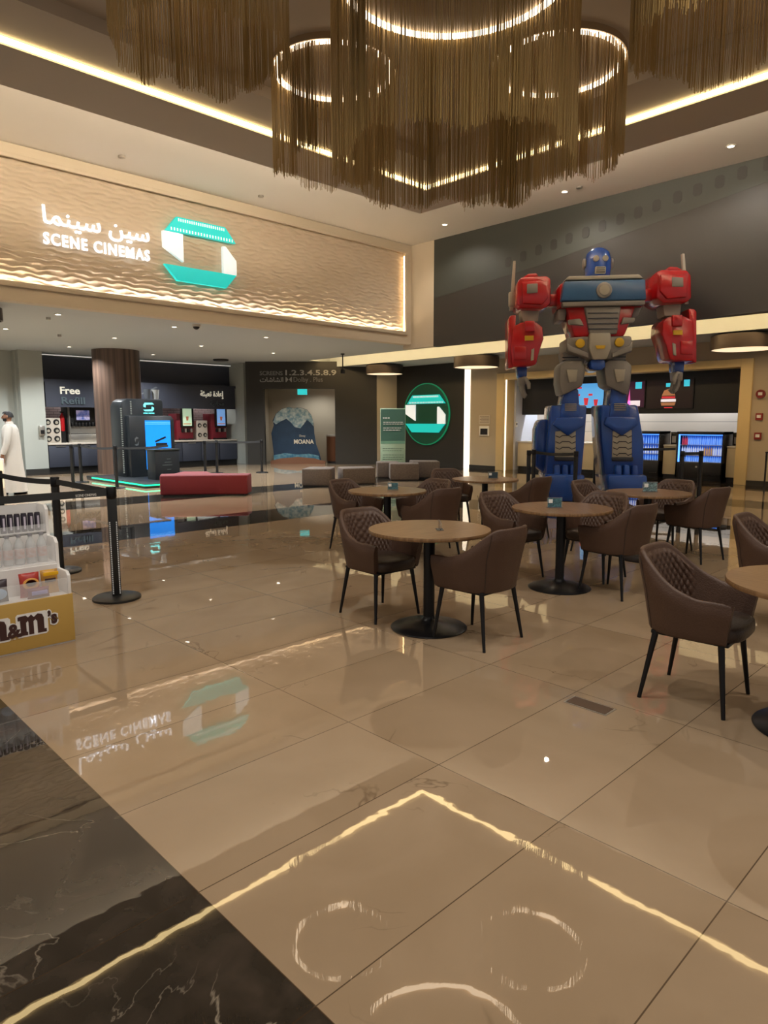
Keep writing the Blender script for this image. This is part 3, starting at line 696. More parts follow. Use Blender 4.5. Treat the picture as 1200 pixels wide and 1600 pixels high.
def fridge(y0, y1, label, rows, lbl, seed):
    w = y1-y0; X0 = 17.85
    t = thing('drink_fridge', label, 'fridge', (X0, (y0+y1)/2, 0), 0, 'glass front drink fridges')
    b = MB(); h = w/2
    b.box(0.0, 0.62, -h, -h+0.04, 0.06, 1.25); b.box(0.0, 0.62, h-0.04, h, 0.06, 1.25); b.box(0.0, 0.62, -h, h, 1.18, 1.25); b.box(0.0, 0.62, -h, h, 0.06, 0.47); b.box(0.58, 0.62, -h, h, 0.3, 1.2)
    b.box(0.03, 0.6, -h+0.03, h-0.03, 0.0, 0.06)
    b.build('cabinet', M['black'], t, bev=0.004)
    MB().box(0.565, 0.578, -h+0.04, h-0.04, 0.47, 1.18).build('back_panel', M['fridgeback'], t, smooth=0)
    MB().box(0.02, 0.05, h-0.075, h-0.042, 0.47, 1.18).build('light_tube', emis('fridge_tube_side', '5aa0ff', 2.0), t, smooth=0)
    MB().box(0.02, 0.05, -h+0.05, h-0.08, 1.155, 1.178).build('light_tube', emis('fridge_tube', '4c90ff', 1.6), t, smooth=0)
    for z in (0.47, 0.64, 0.90):
        MB().box(0.06, 0.56, -h+0.045, h-0.045, z, z+0.012).build('shelf', M['steel'], t, smooth=0)
    b = MB()
    for k in range(4): b.box(0.0, 0.02, -h+0.07+k*0.05, -h+0.1+k*0.05, 0.15, 0.16)
    b.build('grille', M['steel'], t, smooth=0)
    MB().cyl((-0.012, 0.05, 0.36), (0, 0.05, 0.36), 0.025, n=16).build('badge', M['steel'], t)
    rnd = random.Random(seed)
    for z, hh, n, names in rows:
        for k in range(n):
            nm, lb, c = names(k)
            y = (y0+y1)/2+h-0.11-(w-0.22)*k/max(1, n-1)
            key = (c, round(hh, 2))
            if key not in bottle_cache:
                r = (w-0.22)/n*0.40
                b = MB().lathe([(r*0.9, 0), (r, 0.01), (r, hh*0.62), (r*0.8, hh*0.72), (r*0.42, hh*0.84), (r*0.42, hh*0.90)], 10)
                o = b.build('drink_bottle', BC[c], smooth=60)
                b = MB().lathe([(r*0.5, hh*0.90), (r*0.5, hh)], 10).build('cap', M['white'], o)
                bottle_cache[key] = o
            else: o = copy_tree(bottle_cache[key])
            o.location = (X0+0.14+rnd.uniform(-0.01, 0.01), y, z+0.0125)
            tag(o, lb, 'bottle', nm)
bottle_cache = {}
BC = {'blue': mat('bottle_blue', '9cc4ff', 0.2, emit='5f9cff', es=0.6), 'red': mat('bottle_red', 'e05a66', 0.2, emit='c8405a', es=0.35), 'pale': mat('bottle_pale', 'd8e2f4', 0.2, emit='9fb8f0', es=0.6), 'amber': mat('bottle_amber', 'd8b890', 0.2, emit='b09878', es=0.3)}  # bottles glow by material, standing in for fridge light on them
def top_row(k): return ('red drinks in the right fridge', 'red drink bottle at the left end of the top shelf, wider fridge', 'red') if k < 3 else ('blue drinks in the right fridge', 'pale blue lit drink bottle on the top shelf of the wider fridge', 'blue')
def mid_row(k): return ('amber drinks in the right fridge', 'amber drink bottle in the middle row of the wider fridge', 'amber') if 10 <= k < 14 else ('white drinks in the right fridge', 'whitish drink bottle on the middle shelf of the wider fridge', 'pale')
fridge(6.25, 7.42, 'wide glass-front drink fridge glowing blue, right of the two', [(0.90, 0.22, 20, top_row), (0.64, 0.23, 18, mid_row), (0.47, 0.155, 20, lambda k: ('low drinks in the right fridge', 'blue-lit drink bottle on the bottom shelf of the wider fridge', 'blue'))], '', 1)
fridge(7.85, 8.95, 'glass-front drink fridge glowing blue, half hidden by the robot statue leg', [(0.90, 0.22, 14, lambda k: ('top drinks in the left fridge', 'blue-lit drink bottle on the top shelf of the fridge beside the robot leg', 'blue')), (0.64, 0.23, 14, lambda k: ('middle drinks in the left fridge', 'pale drink bottle on the middle shelf of the fridge beside the robot leg', 'pale')), (0.47, 0.155, 14, lambda k: ('low drinks in the left fridge', 'blue-lit drink bottle on the bottom shelf of the fridge beside the robot leg', 'blue'))], '', 2)
for y, l in [(6.1, 'dark napkin dispenser at the right end of the snack counter'), (7.66, 'dark napkin dispenser on the snack counter between the two fridges')]:
    t = thing('napkin_dispenser', l, 'dispenser', (18.35, y, 0.9)); MB().box(-0.1, 0.1, -0.09, 0.09, 0, 0.33).build('body', M['black'], t, bev=0.01); MB().box(-0.105, -0.09, -0.05, 0.05, 0.05, 0.22).build('slot', M['steel'], t)
# menu screens
def screen(y0, y1, z0, z1, label, m, draw):
    t = thing('menu_screen', label, 'screen', (18.29, (y0+y1)/2, (z0+z1)/2), 0, 'menu screens over the snack counter')
    w, h = (y1-y0)/2, (z1-z0)/2
    MB().box(-0.03, 0.01, -w, w, -h, h).build('bezel', M['black'], t, smooth=0)
    MB().box(-0.034, -0.028, -w+0.02, w-0.02, -h+0.02, h-0.02).build('picture', m, t, smooth=0)
    draw(t, w, h)
def flat(t, name, pts, m, d=-0.034):                     # pts in (left-to-right, up) seen from the hall
    MB().prism([(-a, c) for a, c in pts], 'YZ', d-0.003, d, ).build(name, m, t, smooth=0)
def rect(x0, x1, z0, z1): return [(x0, z0), (x1, z0), (x1, z1), (x0, z1)]
def cup(x, z, s): return [(x-0.6*s, z), (x+0.6*s, z), (x+s, z+2.6*s), (x-s, z+2.6*s)]
mr, mw2, mp, mc = emis('scr_red', 'd0303c', 0.6), emis('scr_white', 'f0e8f0', 0.7), emis('scr_pink', 'e05ab0', 0.8), emis('scr_cyan', '40c8e0', 0.8)
mbr = emis('scr_bun', 'b07850', 0.5)
def d1(t, w, h):
    flat(t, 'cup_picture', cup(0.05, -h+0.1, 0.08), mr); flat(t, 'cup_picture', cup(-0.3, -h+0.08, 0.08), mw2); flat(t, 'cup_picture', cup(0.36, -h+0.08, 0.07), mr)
    flat(t, 'headline', rect(-0.45, -0.1, h-0.16, h-0.11), mr); flat(t, 'price_tag', rect(0.12, 0.25, 0.0, 0.06), mr); flat(t, 'price_tag', rect(-0.28, -0.15, 0.0, 0.06), mr)
def d2(t, w, h):
    for k, x in enumerate((-0.35, -0.2, -0.05, 0.08)): flat(t, 'curtain_picture', [(x, -h+0.05), (x+0.1, -h+0.05), (x+0.06, h-0.05-0.06*k)], mp)
    flat(t, 'snack_picture', rect(0.1, 0.45, -h+0.05, -h+0.2), mw2); flat(t, 'price_tag', rect(0.3, 0.48, h-0.22, h-0.04), mc)
def d3(t, w, h):
    flat(t, 'burger_picture', [(-0.2, -0.3), (0.15, -0.3), (0.18, -0.22), (-0.22, -0.22)], mbr); flat(t, 'burger_picture', rect(-0.22, 0.18, -0.20, -0.13), mw2)
    flat(t, 'burger_picture', rect(-0.2, 0.16, -0.11, -0.06), mr); flat(t, 'burger_picture', [(-0.2, -0.04), (0.16, -0.04), (0.1, 0.1), (-0.02, 0.14), (-0.14, 0.1)], mbr)
    flat(t, 'price_tag', rect(0.37, 0.52, h-0.2, h-0.03), mc); flat(t, 'price_tag', rect(-0.1, 0.05, h-0.2, h-0.1), mc); flat(t, 'caption', rect(-0.12, 0.1, -h+0.02, -h+0.05), mr)
screen(9.72, 10.95, 1.88, 2.62, 'light blue menu screen seen between the robot statue legs', emis('scr_blue', '58a8e8', 0.75), d1)
screen(8.52, 9.68, 1.88, 2.62, 'pink curtain menu screen right of the robot statue thigh', emis('scr_dark_pink', '3a1030', 0.4), d2)
screen(7.22, 8.48, 1.84, 2.62, 'dark menu screen showing a burger, rightmost of the menu screens', emis('scr_dark', '1c0c10', 0.3), d3)
screen(11.0, 12.2, 1.88, 2.62, 'dark menu screen left of the robot statue, mostly switched off', emis('scr_off', '100c10', 0.1), lambda t, w, h: None)
# ---------------------------------------------------------------- dining tables
def make_table():
    t = thing('dining_table', '', 'table', (0, 0, 0))
    MB().lathe([(0.0, 0.722), (0.44, 0.722), (0.448, 0.726), (0.45, 0.735), (0.45, 0.742), (0.447, 0.75), (0.0, 0.75)], 72).build('tabletop', M['wood'], t, smooth=40)
    MB().lathe([(0.042, 0.05), (0.042, 0.715)], 28).build('pedestal', M['blackmetal'], t)
    MB().lathe([(0.10, 0.708), (0.16, 0.722)], 28).build('top_mount', M['blackmetal'], t)
    MB().lathe([(0.28, 0.0), (0.285, 0.006), (0.275, 0.014), (0.16, 0.035), (0.07, 0.055), (0.045, 0.075), (0.042, 0.09)], 64).build('base', M['blackmetal'], t, smooth=50)
    return t
tab0 = make_table()
TABLES = [(3.69, 3.31, 'round oak-topped table in the middle of the room, with an edge-on card stand'),
          (5.43, 5.52, 'round oak-topped table behind the middle table, in front of the grey benches'),
          (7.46, 5.68, 'round oak-topped table farthest back, below the vertical light strip'),
          (5.46, 3.28, 'round oak-topped table before the robot statue left leg'),
          (7.31, 3.32, 'round oak-topped table before the robot statue right leg'),
          (3.78, 0.80, 'round oak-topped table cut by the right edge of the photo')]
for i, (x, y, l) in enumerate(TABLES):
    t = tab0 if i == 0 else copy_tree(tab0)
    t.location = (x, y, 0); t.rotation_euler.z = 0.3*i; tag(t, l, 'table', 'round dining tables')

# small acrylic card stands on the tables
def card_stand(x, y, rz, label, s=1.0, c='4f7f86'):
    t = thing('card_stand', label, 'card stand', (x, y, 0.75), rz, 'card stands on the tables')
    b = MB().box(-0.055*s, 0.055*s, -0.025, 0.025, 0, 0.004).box(-0.055*s, 0.055*s, -0.004, 0.004, 0.004, 0.075*s)
    b.build('acrylic_holder', M['acrylic'], t, smooth=0)
    MB().box(-0.05*s, 0.05*s, -0.006, -0.0045, 0.008, 0.070*s).build('card', mat('card_print', c, 0.4, noise=(60, '2f3f46')), t, smooth=0)
    MB().box(-0.045*s, -0.015*s, -0.0075, -0.0062, 0.035*s, 0.062*s).build('card_picture', M['white'], t, smooth=0)
card_stand(3.70, 3.22, 0.85, 'clear card stand seen edge-on on the middle table', 0.9, '8a8478')
card_stand(5.50, 5.50, -0.75, 'small card stand on the table in front of the grey benches', 1.15)
card_stand(7.56, 5.62, -0.75, 'small dark card stand on the farthest table', 1.25, '3a4a52')
card_stand(5.40, 3.32, -0.75, 'small teal card stand on the table before the robot left leg', 1.25)
card_stand(7.35, 3.32, -0.75, 'small pale card stand on the table before the robot right leg', 1.5, '8aa8a8')

# ---------------------------------------------------------------- quilted tub chairs (front is +y)
def tub_curve(u):
    """u in -1..1 along the rim: arm end, round the back, other arm end; returns plan point, outward normal and rim height"""
    a, bk, fr = 0.285, 0.285, 0.235
    straight = 0.30; s = abs(u); sg = 1 if u >= 0 else -1
    if s > 1-straight:
        k = (s-(1-straight))/straight
        x, y = a*(1-0.06*k*k), k*fr; nx, ny = 1, 0.05
    else:
        th = (s/(1-straight))*PI/2; e = 2/2.5
        x = a*math.sin(th)**e; y = -bk*math.cos(th)**e
        nx, ny = math.sin(th)**(2-e), -math.cos(th)**(2-e); l = math.hypot(nx, ny) or 1; nx /= l; ny /= l
    k = min(1, max(0, (0.80-s)/0.58)); k = (k*k*(3-2*k))**0.9
    h = 0.615+0.215*k
    if s > 0.9: h -= 0.35*(s-0.9)**1.6
    return sg*x, y, sg*nx, ny, h
def make_chair():
    t = thing('tub_chair', '', 'chair', (0, 0, 0))
    rows = []
    NU = 61; th = 0.046; zb = 0.385
    for i in range(NU):
        u = -1+2*i/(NU-1); x, y, nx, ny, h = tub_curve(u)
        def P(z, off):
            f = (z-zb)/(0.83-zb); fl = 0.86+0.14*min(1, f*1.9)+0.045*max(0, f-0.5)     # narrower below, leaning out above
            lean = -0.045*max(0, (z-0.62)/0.21) if y < 0 else 0
            return (x*fl+nx*off, y*fl+ny*off+lean, z)
        col = [P(zb+0.0, -0.02), P(zb+0.004, -0.004)]
        for k in range(11):
            z = zb+0.015+(h-0.016-zb-0.015)*(k/10)**0.8; q = max(0, (z-(h-0.085))/0.069); col.append(P(z, -0.016*q*q))
        for k in range(1, 6):
            a = PI*k/6; col.append(P(h-0.016+0.016*math.sin(a), -0.016-(th-0.016)/2*(1-math.cos(a))))
        for k in range(7): col.append(P(h-0.02-(h-0.02-0.43)*k/6, -th))
        rows.append(col)
    b = MB(); b.grid(rows); n = len(rows[0])
    b.f.append(tuple(range(n))); b.m.append(0); b.f.append(tuple(range((NU-1)*n, NU*n))[::-1]); b.m.append(0)
    b.build('shell', M['leather'], t, bev=0, smooth=60)
    # quilted inner back
    rows = []; NQ, NV = 91, 45
    for i in range(NQ):
        u = -0.56+1.12*i/(NQ-1); x, y, nx, ny, h = tub_curve(u); r = []
        for k in range(NV):
            z = 0.45+(h-0.035-0.45)*k/(NV-1)
            f = (z-0.385)/(0.445); fl = 0.86+0.14*min(1, f*1.9)+0.045*max(0, f-0.5)
            lean = -0.045*max(0, (z-0.62)/0.21) if y < 0 else 0
            p, q = u*0.62, z
            d = abs(math.sin(PI*(p+q*0.8)/0.052))*abs(math.sin(PI*(p-q*0.8)/0.052))
            edge = min(1, min(i, NQ-1-i)/5, min(k, NV-1-k)/3)
            off = -0.047-edge*(0.003+0.014*d**0.4)
            r.append((x*fl+nx*off, y*fl+ny*off+lean, z))
        rows.append(r)
    MB().grid(rows).build('quilted_back', M['leather'], t, smooth=50)
    # seat cushion
    def ring(sc, z, fr=0.0):
        pts = []
        for i in range(40):
            a = 2*PI*i/40; c, s = math.cos(a), math.sin(a); e = 2/3.6
            px = 0.225*math.copysign(abs(c)**e, c)*sc; py = (0.245+fr if s > 0 else 0.215)*math.copysign(abs(s)**e, s)*sc+0.015
            pts.append((px, py, z))
        return pts
    rows = [ring(0.80, 0.392), ring(0.97, 0.396), ring(1.0, 0.41), ring(1.0, 0.445), ring(0.985, 0.462), ring(0.94, 0.472), ring(0.75, 0.479), ring(0.3, 0.481), ring(0.01, 0.481)]
    b = MB(); b.grid(rows, closed=True); b.f.append(tuple(range(40))[::-1]); b.m.append(0)
    b.build('seat_cushion', M['leather_dark'], t, smooth=50)
    MB().box(-0.20, 0.20, -0.19, 0.21, 0.372, 0.394).build('seat_base', M['blackmetal'], t, bev=0.006)
    for sg in (-1, 1):                                               # piped seams down the outside of the back
        path = []
        x, y, nx, ny, h = tub_curve(sg*0.34)
        for k in range(10):
            z = 0.40+(h-0.008-0.40)*k/9; f = (z-zb)/(0.83-zb); fl = 0.86+0.14*min(1, f*1.9)+0.045*max(0, f-0.5)
            lean = -0.045*max(0, (z-0.62)/0.21)
            path.append((x*fl+nx*0.0005, y*fl+ny*0.0005+lean, z))
        MB().tube(path, 0.0032, 6).build('seam', M['leather_dark'], t)
    for sx in (-1, 1):
        for (ya, yb) in ((0.17, 0.215), (-0.165, -0.225)):
            MB().tube([(sx*0.185, ya, 0.392), (sx*0.228, yb, 0.0)], [0.0175, 0.0105], 12).build('leg', M['blackmetal'], t)
    return t
chair0 = make_chair()
FY, BY, FX, BX = 0, PI, -PI/2, PI/2          # facing +y, -y, +x, -x
CHAIRS = [(3.69, 3.84, BY-0.05, 'brown quilted tub chair left of the middle table, its quilted back showing'),
          (3.75, 2.90, FY+0.03, 'brown tub chair right of the middle table, its plain outer back showing'),
          (3.80, 1.40, BY+0.06, 'biggest brown quilted tub chair, beside the table cut by the right edge'),
          (5.45, 6.08, BY+0.1, 'brown quilted tub chair at the left end of the table before the grey benches'),
          (5.55, 4.95, FY-0.1, 'brown tub chair, plain back showing, right of the table before the grey benches'),
          (6.03, 5.50, BX, 'brown quilted tub chair behind the table before the grey benches'),
          (7.62, 6.42, BY-0.5, 'brown tub chair left of the farthest table, below the poster stand'),
          (7.50, 5.05, FY-0.05, 'brown tub chair right of the farthest table, before the robot statue left foot'),
          (5.52, 3.86, BY-0.1, 'brown quilted tub chair left of the table with the teal card stand'),
          (5.66, 2.84, FY-0.1, 'brown tub chair, plain back showing, right of the table with the teal card'),
          (6.08, 3.28, BX, 'brown quilted tub chair behind the table with the teal card stand'),
          (7.36, 3.92, BY, 'brown quilted tub chair seen between the robot statue legs'),
          (7.68, 2.94, FY-0.15, 'brown tub chair, plain back showing, right of the table under the drink fridges'),
          (7.98, 3.40, BX-0.1, 'brown quilted tub chair behind the table under the drink fridges'),
          (5.55, 1.50, BY+0.05, 'brown quilted tub chair cut by the right edge, behind the nearest table')]
for i, (x, y, a, l) in enumerate(CHAIRS):
    c = chair0 if i == 0 else copy_tree(chair0)
    c.location = (x, y, 0); c.rotation_euler.z = a; tag(c, l, 'chair', 'quilted tub chairs')

# ---------------------------------------------------------------- floor outlet
t = thing('floor_box', 'bronze rectangular floor outlet cover set into the beige tiles', 'floor outlet', (3.255, 1.745, 0))
MB().box(-0.058, 0.058, -0.125, 0.125, 0.0005, 0.003).build('frame', M['steel'], t, smooth=0)
MB().box(-0.048, 0.048, -0.115, 0.115, 0.003, 0.005).build('lid', M['floor_box'], t, smooth=0)

# ---------------------------------------------------------------- queue posts with retractable belts
M['belt'] = mat('dark_belt', '2a2c2e', 0.7)
def belt(t, dx, dy, z, h, drop=0.0, name='belt'):
    l = math.hypot(dx, dy); nx, ny = -dy/l*0.002, dx/l*0.002; b = MB(); n = 8; rows = []
    for k in range(n):
        a = k/(n-1); zz = z-drop*4*a*(1-a)
        rows.append([(dx*a+nx, dy*a+ny, zz-h), (dx*a+nx, dy*a+ny, zz), (dx*a-nx, dy*a-ny, zz), (dx*a-nx, dy*a-ny, zz-h)])
    b.grid(rows, closed=True); b.f += [(0, 1, 2, 3), tuple((n-1)*4+q for q in (3, 2, 1, 0))]; b.m += [0, 0]
    return b.build(name, M['belt'], t, smooth=0)
def post(x, y, label, belts=(), h=0.98, r=0.2, w=0.038, group='queue posts', holes=False, rz=0.0, square=False):
    t = thing('queue_post', label, 'queue post', (x, y, 0), 0, group)
    MB().lathe([(r, 0.0), (r, 0.018), (r-0.012, 0.028), (0.05, 0.034)], 48).build('base', M['black'], t, smooth=40)
    b = MB()
    if square: b.box(-w, w, -w*0.8, w*0.8, 0.03, h-0.10)
    else: b.lathe([(w, 0.03), (w, h-0.1)], 24)
    p = b.build('post', M['black'], t, bev=0.004 if square else 0, smooth=40)
    if square: p.rotation_euler.z = rz
    c = MB().lathe([(w*0.95, h-0.1), (w*1.12, h-0.09), (w*1.12, h-0.008), (w*1.0, h)], 24).build('belt_head', M['blackmetal'], t, smooth=40)
    if holes:
        for s in (-1, 1):
            b = MB()
            for k in range(38):
                z = 0.05+k*0.0168
                b.box(s*0.027-0.0045, s*0.027+0.0045, -w*0.8-0.0025, -w*0.8+0.001, z, z+0.010)
            hb = b.build('perforation_strip', emis_dots, t, smooth=0); hb.rotation_euler.z = rz
    for (dx, dy, dr) in belts: belt(t, dx, dy, h-0.02, 0.055, dr)
    return t
emis_dots = mat('white_print', 'dfe3e6', 0.5)
q1 = post(2.37, 5.78, 'black queue post with white film perforations printed down it, nearest the camera', [(0.03, 1.45, 0.0)], holes=True, square=True, rz=-0.35)
b1 = belt(q1, -2.2, -0.02, 0.965, 0.06, 0.0)
text('belt_lettering', 'SCENE CINEMAS', 0.03, M['white'], q1, Vector((-0.30, -0.006, 0.915)), XP, depth=0.002, width=0.17)
lb = MB(); lg = (-1.0, -0.012, 0.912)
logo(q1, lg, XP, 0.055, 0.04, 0.004, mt=M['white'], mw=M['white'], holes=False)
q2 = post(2.40, 7.23, 'black queue post behind the sweet display, second from the camera', [(-0.15, 1.37, 0.02)])
q3 = post(2.25, 8.60, 'black queue post at the left edge, in front of the person in white', [(-1.5, 0.3, 0.02)])
post(6.15, 17.25, 'thin black queue post in front of the refill bar, left of the column', [(0.35, 0.4, 0.0)], r=0.18)
post(6.5, 17.65, 'thin black queue post right behind the one left of the column', [(0.0, -2.15, 0.04)], r=0.18)
post(6.5, 15.5, 'thin black queue post before the striped column and the green floor light', [(1.5, 0.4, 0.03)], r=0.18)
post(9.97, 17.6, 'thin black queue post right of the ticket kiosk, left one of three', [(0.62, 0.25, 0.0)], r=0.18)
post(10.5, 17.85, 'thin black queue post right of the ticket kiosk, middle one of three', [(1.1, -0.7, 0.02)], r=0.18)
post(11.6, 17.15, 'thin black queue post right of the ticket kiosk, right one of three', (), r=0.18)
G = 'queue posts round the robot statue'
post(11.0, 7.35, 'black queue post left of the robot statue, outer one of the pair', [(0.35, 0.12, 0.0)], group=G)
post(11.35, 7.47, 'black queue post left of the robot statue, inner one of the pair', [(-0.15, -1.0, 0.03)], group=G)
post(11.2, 6.47, 'black queue post in front of the robot statue left leg', (), group=G)
post(13.9, 7.55, 'black queue post seen between the robot statue legs', [(0.75, -1.45, 0.02)], group=G)
post(12.6, 5.12, 'black queue post right of the robot statue, inner one of the pair', [(0.32, -0.18, 0.0)], group=G)
post(12.95, 4.92, 'black queue post right of the robot statue, outer one of the pair', (), group=G)

# ---------------------------------------------------------------- upholstered benches
def bench_poly(name, pts, h, m, label, group=None, cat='bench'):
    cx = sum(p[0] for p in pts)/len(pts); cy = sum(p[1] for p in pts)/len(pts)
    t = thing(name, label, cat, (cx, cy, 0), 0, group)
    q = [(x-cx, y-cy) for x, y in pts]
    MB().prism(q, 'XY', 0.03, h, ).build('upholstery', m, t, bev=0.03, seg=3, smooth=50)
    s = [(x*0.93, y*0.93) for x, y in q]
    MB().prism(s, 'XY', 0.0, 0.035).build('plinth', M['black'], t, smooth=0)
    return t
bench_poly('bench', [(6.40, 13.15), (7.10, 12.62), (7.78, 12.05), (8.15, 12.45), (7.55, 13.05), (7.75, 13.6), (7.35, 13.95), (6.9, 13.55), (6.65, 13.62)], 0.43, M['redfab'], 'red angular upholstered bench in front of the ticket kiosk')
Gb = 'grey upholstered benches'
bench_poly('bench', [(9.70, 12.72), (10.15, 12.2), (10.75, 12.75), (10.3, 13.2)], 0.43, M['greyfab'], 'left block of the left pair of grey benches, left of the poster stand', Gb)
bench_poly('bench', [(10.62, 12.32), (11.35, 11.95), (11.75, 12.5), (10.95, 12.9)], 0.41, M['greyfab'], 'right block of the left pair of grey benches', Gb)
bench_poly('bench', [(12.25, 12.35), (12.80, 11.85), (13.2, 12.25), (12.65, 12.8)], 0.45, M['greyfab'], 'cube-like grey bench in front of the poster stand', Gb)
bench_poly('bench', [(13.16, 12.42), (13.66, 11.9), (14.08, 12.38), (13.58, 12.95)], 0.47, M['greyfab'], 'grey bench right of the poster stand, rightmost of the benches', Gb)
bench_poly('bench', [(12.6, 13.2), (13.05, 12.8), (13.4, 13.2), (12.95, 13.6)], 0.44, M['greyfab'], 'dark shaded grey bench behind the cube-like bench, left of the poster stand', Gb)

# ---------------------------------------------------------------- ticket kiosk
t = thing('ticket_kiosk', 'big dark ticket kiosk with a glowing blue screen in front of the column', 'kiosk', (8.45, 17.3, 0))
M['kiosk'] = mat('kiosk_black', '1b2024', 0.35); M['kscreen'] = emis('kiosk_blue', '0f82ea', 1.0)
MB().prism([(-0.96, 0.1), (0.2, 0.1), (0.2, 2.06), (0.16, 2.12), (-0.78, 2.12), (-0.90, 2.05), (-0.96, 1.92)], 'XZ', 0.1, 0.75).build('back_tower', M['kiosk'], t, bev=0.02, smooth=30)
MB().prism([(-0.86, 0.1), (0.38, 0.1), (0.38, 1.58), (0.30, 1.68), (-0.86, 1.68)], 'XZ', -0.15, 0.12).build('front_tower', M['kiosk'], t, bev=0.02, smooth=30)
MB().box(-0.44, 0.26, -0.165, -0.148, 0.28, 1.56).build('screen', M['kscreen'], t, smooth=0)
b = MB()
b.box(-0.44, 0.26, -0.17, -0.164, 0.79, 0.83); b.build('screen_rail', M['kiosk'], t, smooth=0)
b = MB().prism([(-0.20, 1.02), (-0.17, 0.98), (0.13, 1.10), (0.10, 1.14)], 'XZ', -0.17, -0.165).box(-0.17, 0.15, -0.17, -0.165, 0.88, 0.97)
b.build('clapperboard_icon', M['kiosk'], t, smooth=0)
for z in (1.50, 1.46): MB().box(-0.44, 0.26, -0.168, -0.164, z, z+0.012).build('screen_line', emis('screen_line', '6fc0ff', 1.0), t, smooth=0)
lgm = emis('kiosk_logo', '70e8e8', 1.3)
b = MB()                                                           # ribbon-like emblem
for pts in ([(-0.34, 1.97), (-0.30, 2.02), (-0.10, 2.02), (-0.05, 1.98), (-0.28, 1.97), (-0.29, 1.90), (-0.34, 1.92)], [(-0.06, 1.85), (-0.10, 1.80), (-0.30, 1.80), (-0.35, 1.84), (-0.12, 1.85), (-0.11, 1.92), (-0.06, 1.90)]):
    b.prism(pts, 'XZ', 0.085, 0.1)
b.build('emblem', lgm, t, smooth=0)
text('kiosk_lettering', 'SCENE CINEMAS', 0.05, lgm, t, (-0.35, 0.098, 1.73), XP, depth=0.01, width=0.3)
b = MB()
for pts in ([(-0.74, 1.08), (-0.68, 1.14), (-0.62, 1.10), (-0.70, 1.08), (-0.72, 1.0)], [(-0.62, 1.04), (-0.64, 0.92), (-0.70, 0.90), (-0.74, 0.94), (-0.66, 0.96)]): b.prism(pts, 'XZ', -0.155, -0.15)
b.build('emblem', mat('kiosk_grey_print', '5a6064', 0.5), t, smooth=0)
for (x, y, z0, z1, n) in [(-0.965, 0.09, 0.2, 1.9, 36), (-0.70, 0.09, 1.72, 2.08, 8)]:
    b = MB()
    for k in range(n):
        z = z0+(z1-z0)*k/n; b.box(x, x+0.035, y-0.003, y+0.02, z, z+0.022)
    b.build('perforation_strip', mat('kiosk_perforation', '9aa09a', 0.5), t, smooth=0)
# two grey cups standing on the kiosk
for x, l, c in [(8.35, 'dark clear cup on top of the ticket kiosk, left one', 'glass'), (8.58, 'pale cup on top of the ticket kiosk, right one', 'steel')]:
    o = MB().lathe([(0.07, 0), (0.10, 0.24), (0.105, 0.26)], 20).build('display_cup', mat('cup_grey' + l[:4], '4a4e52' if c == 'glass' else '8a8a86', 0.3), None)
    o.location = (x, 17.65, 2.12); tag(o, l, 'cup', 'cups on the kiosk')
t = thing('kiosk_platform', 'low dark platform under the ticket kiosk edged with green light', 'platform', (8.3, 16.6, 0))
MB().box(-1.35, 1.35, -1.6, 1.9, 0.0, 0.1).build('deck', M['kiosk'], t, bev=0.005)
gl = emis('green_led', '10e090', 2.2)
MB().box(-1.37, -1.345, -1.6, 1.5, 0.055, 0.085).build('green_light_line', gl, t, smooth=0)
MB().box(-1.345, 1.3, -1.62, -1.595, 0.055, 0.085).build('green_light_line', gl, t, smooth=0)
t = thing('info_pedestal', 'dark pedestal standing in front of the blue kiosk screen', 'pedestal', (7.92, 16.1, 0.1))
MB().box(-0.29, 0.36, -0.22, 0.22, 0.0, 0.72).build('body', M['kiosk'], t, bev=0.012)
MB().box(-0.31, 0.38, -0.24, 0.24, 0.72, 0.75).build('top', mat('pedestal_top', '2b322e', 0.3), t, bev=0.005)
b = MB()
for z, a, c in ((0.50, 0.02, 0.12), (0.42, -0.04, 0.14), (0.35, -0.10, 0.16), (0.24, 0.02, 0.12)): b.box(a, c, -0.223, -0.219, z, z+0.015)
b.build('small_lettering', mat('pedestal_print', '4f5656', 0.5), t, smooth=0)

# ---------------------------------------------------------------- free refill bar
t = thing('refill_counter', 'long refill counter with dark doors and a pale worktop at the back left', 'counter', (7.12, YR, 0))
w = 6.58
MB().box(0.0, w, 0.08, 0.75, 0.0, 0.14).build('plinth', M['black'], t)
n = 9
for k in range(n):
    d = MB().box(k*w/n+0.01, (k+1)*w/n-0.01, 0.02, 0.05, 0.15, 0.80).build('door', M['navy'], t, bev=0.004)
    MB().box((k+0.3)*w/n, (k+0.7)*w/n, 0.0, 0.02, 0.775, 0.79).build('handle', M['steel'], d)
MB().box(0.0, w, 0.05, 0.9, 0.14, 0.82).build('carcass', M['black'], t, smooth=0)
MB().box(0.0, w, 0.0, 1.24, 0.83, 0.88).build('worktop', mat('worktop_pale', 'c9bfb0', 0.4), t, bev=0.005)
t = thing('refill_sign', 'navy fascia with raised Free Refill lettering over the drink machines', 'sign', (7.14, YR+0.02, 1.97))
MB().box(0.0, 6.52, 0.0, 0.16, 0.0, 0.76).build('panel', M['navy'], t, smooth=0)
ml = emis('sign_cream', 'd8d4c4', 0.4); md = mat('sign_dim', '4d5a60', 0.5)
text('latin_lettering', 'Free', 0.30, ml, t, (0.42, -0.002, 0.40), XP, depth=0.03, bold=0.006, width=0.58)
text('latin_lettering', 'Refill', 0.29, md, t, (0.44, -0.002, 0.10), XP, depth=0.03, bold=0.006, width=0.70, label='unlit grey lettering')
text('arabic_lettering', '\ufe94\ufe8c\ufe92\ufecc\ufe97', 0.26, ml, t, (5.12, -0.002, 0.44), XP, depth=0.03, bold=0.004, width=0.44)
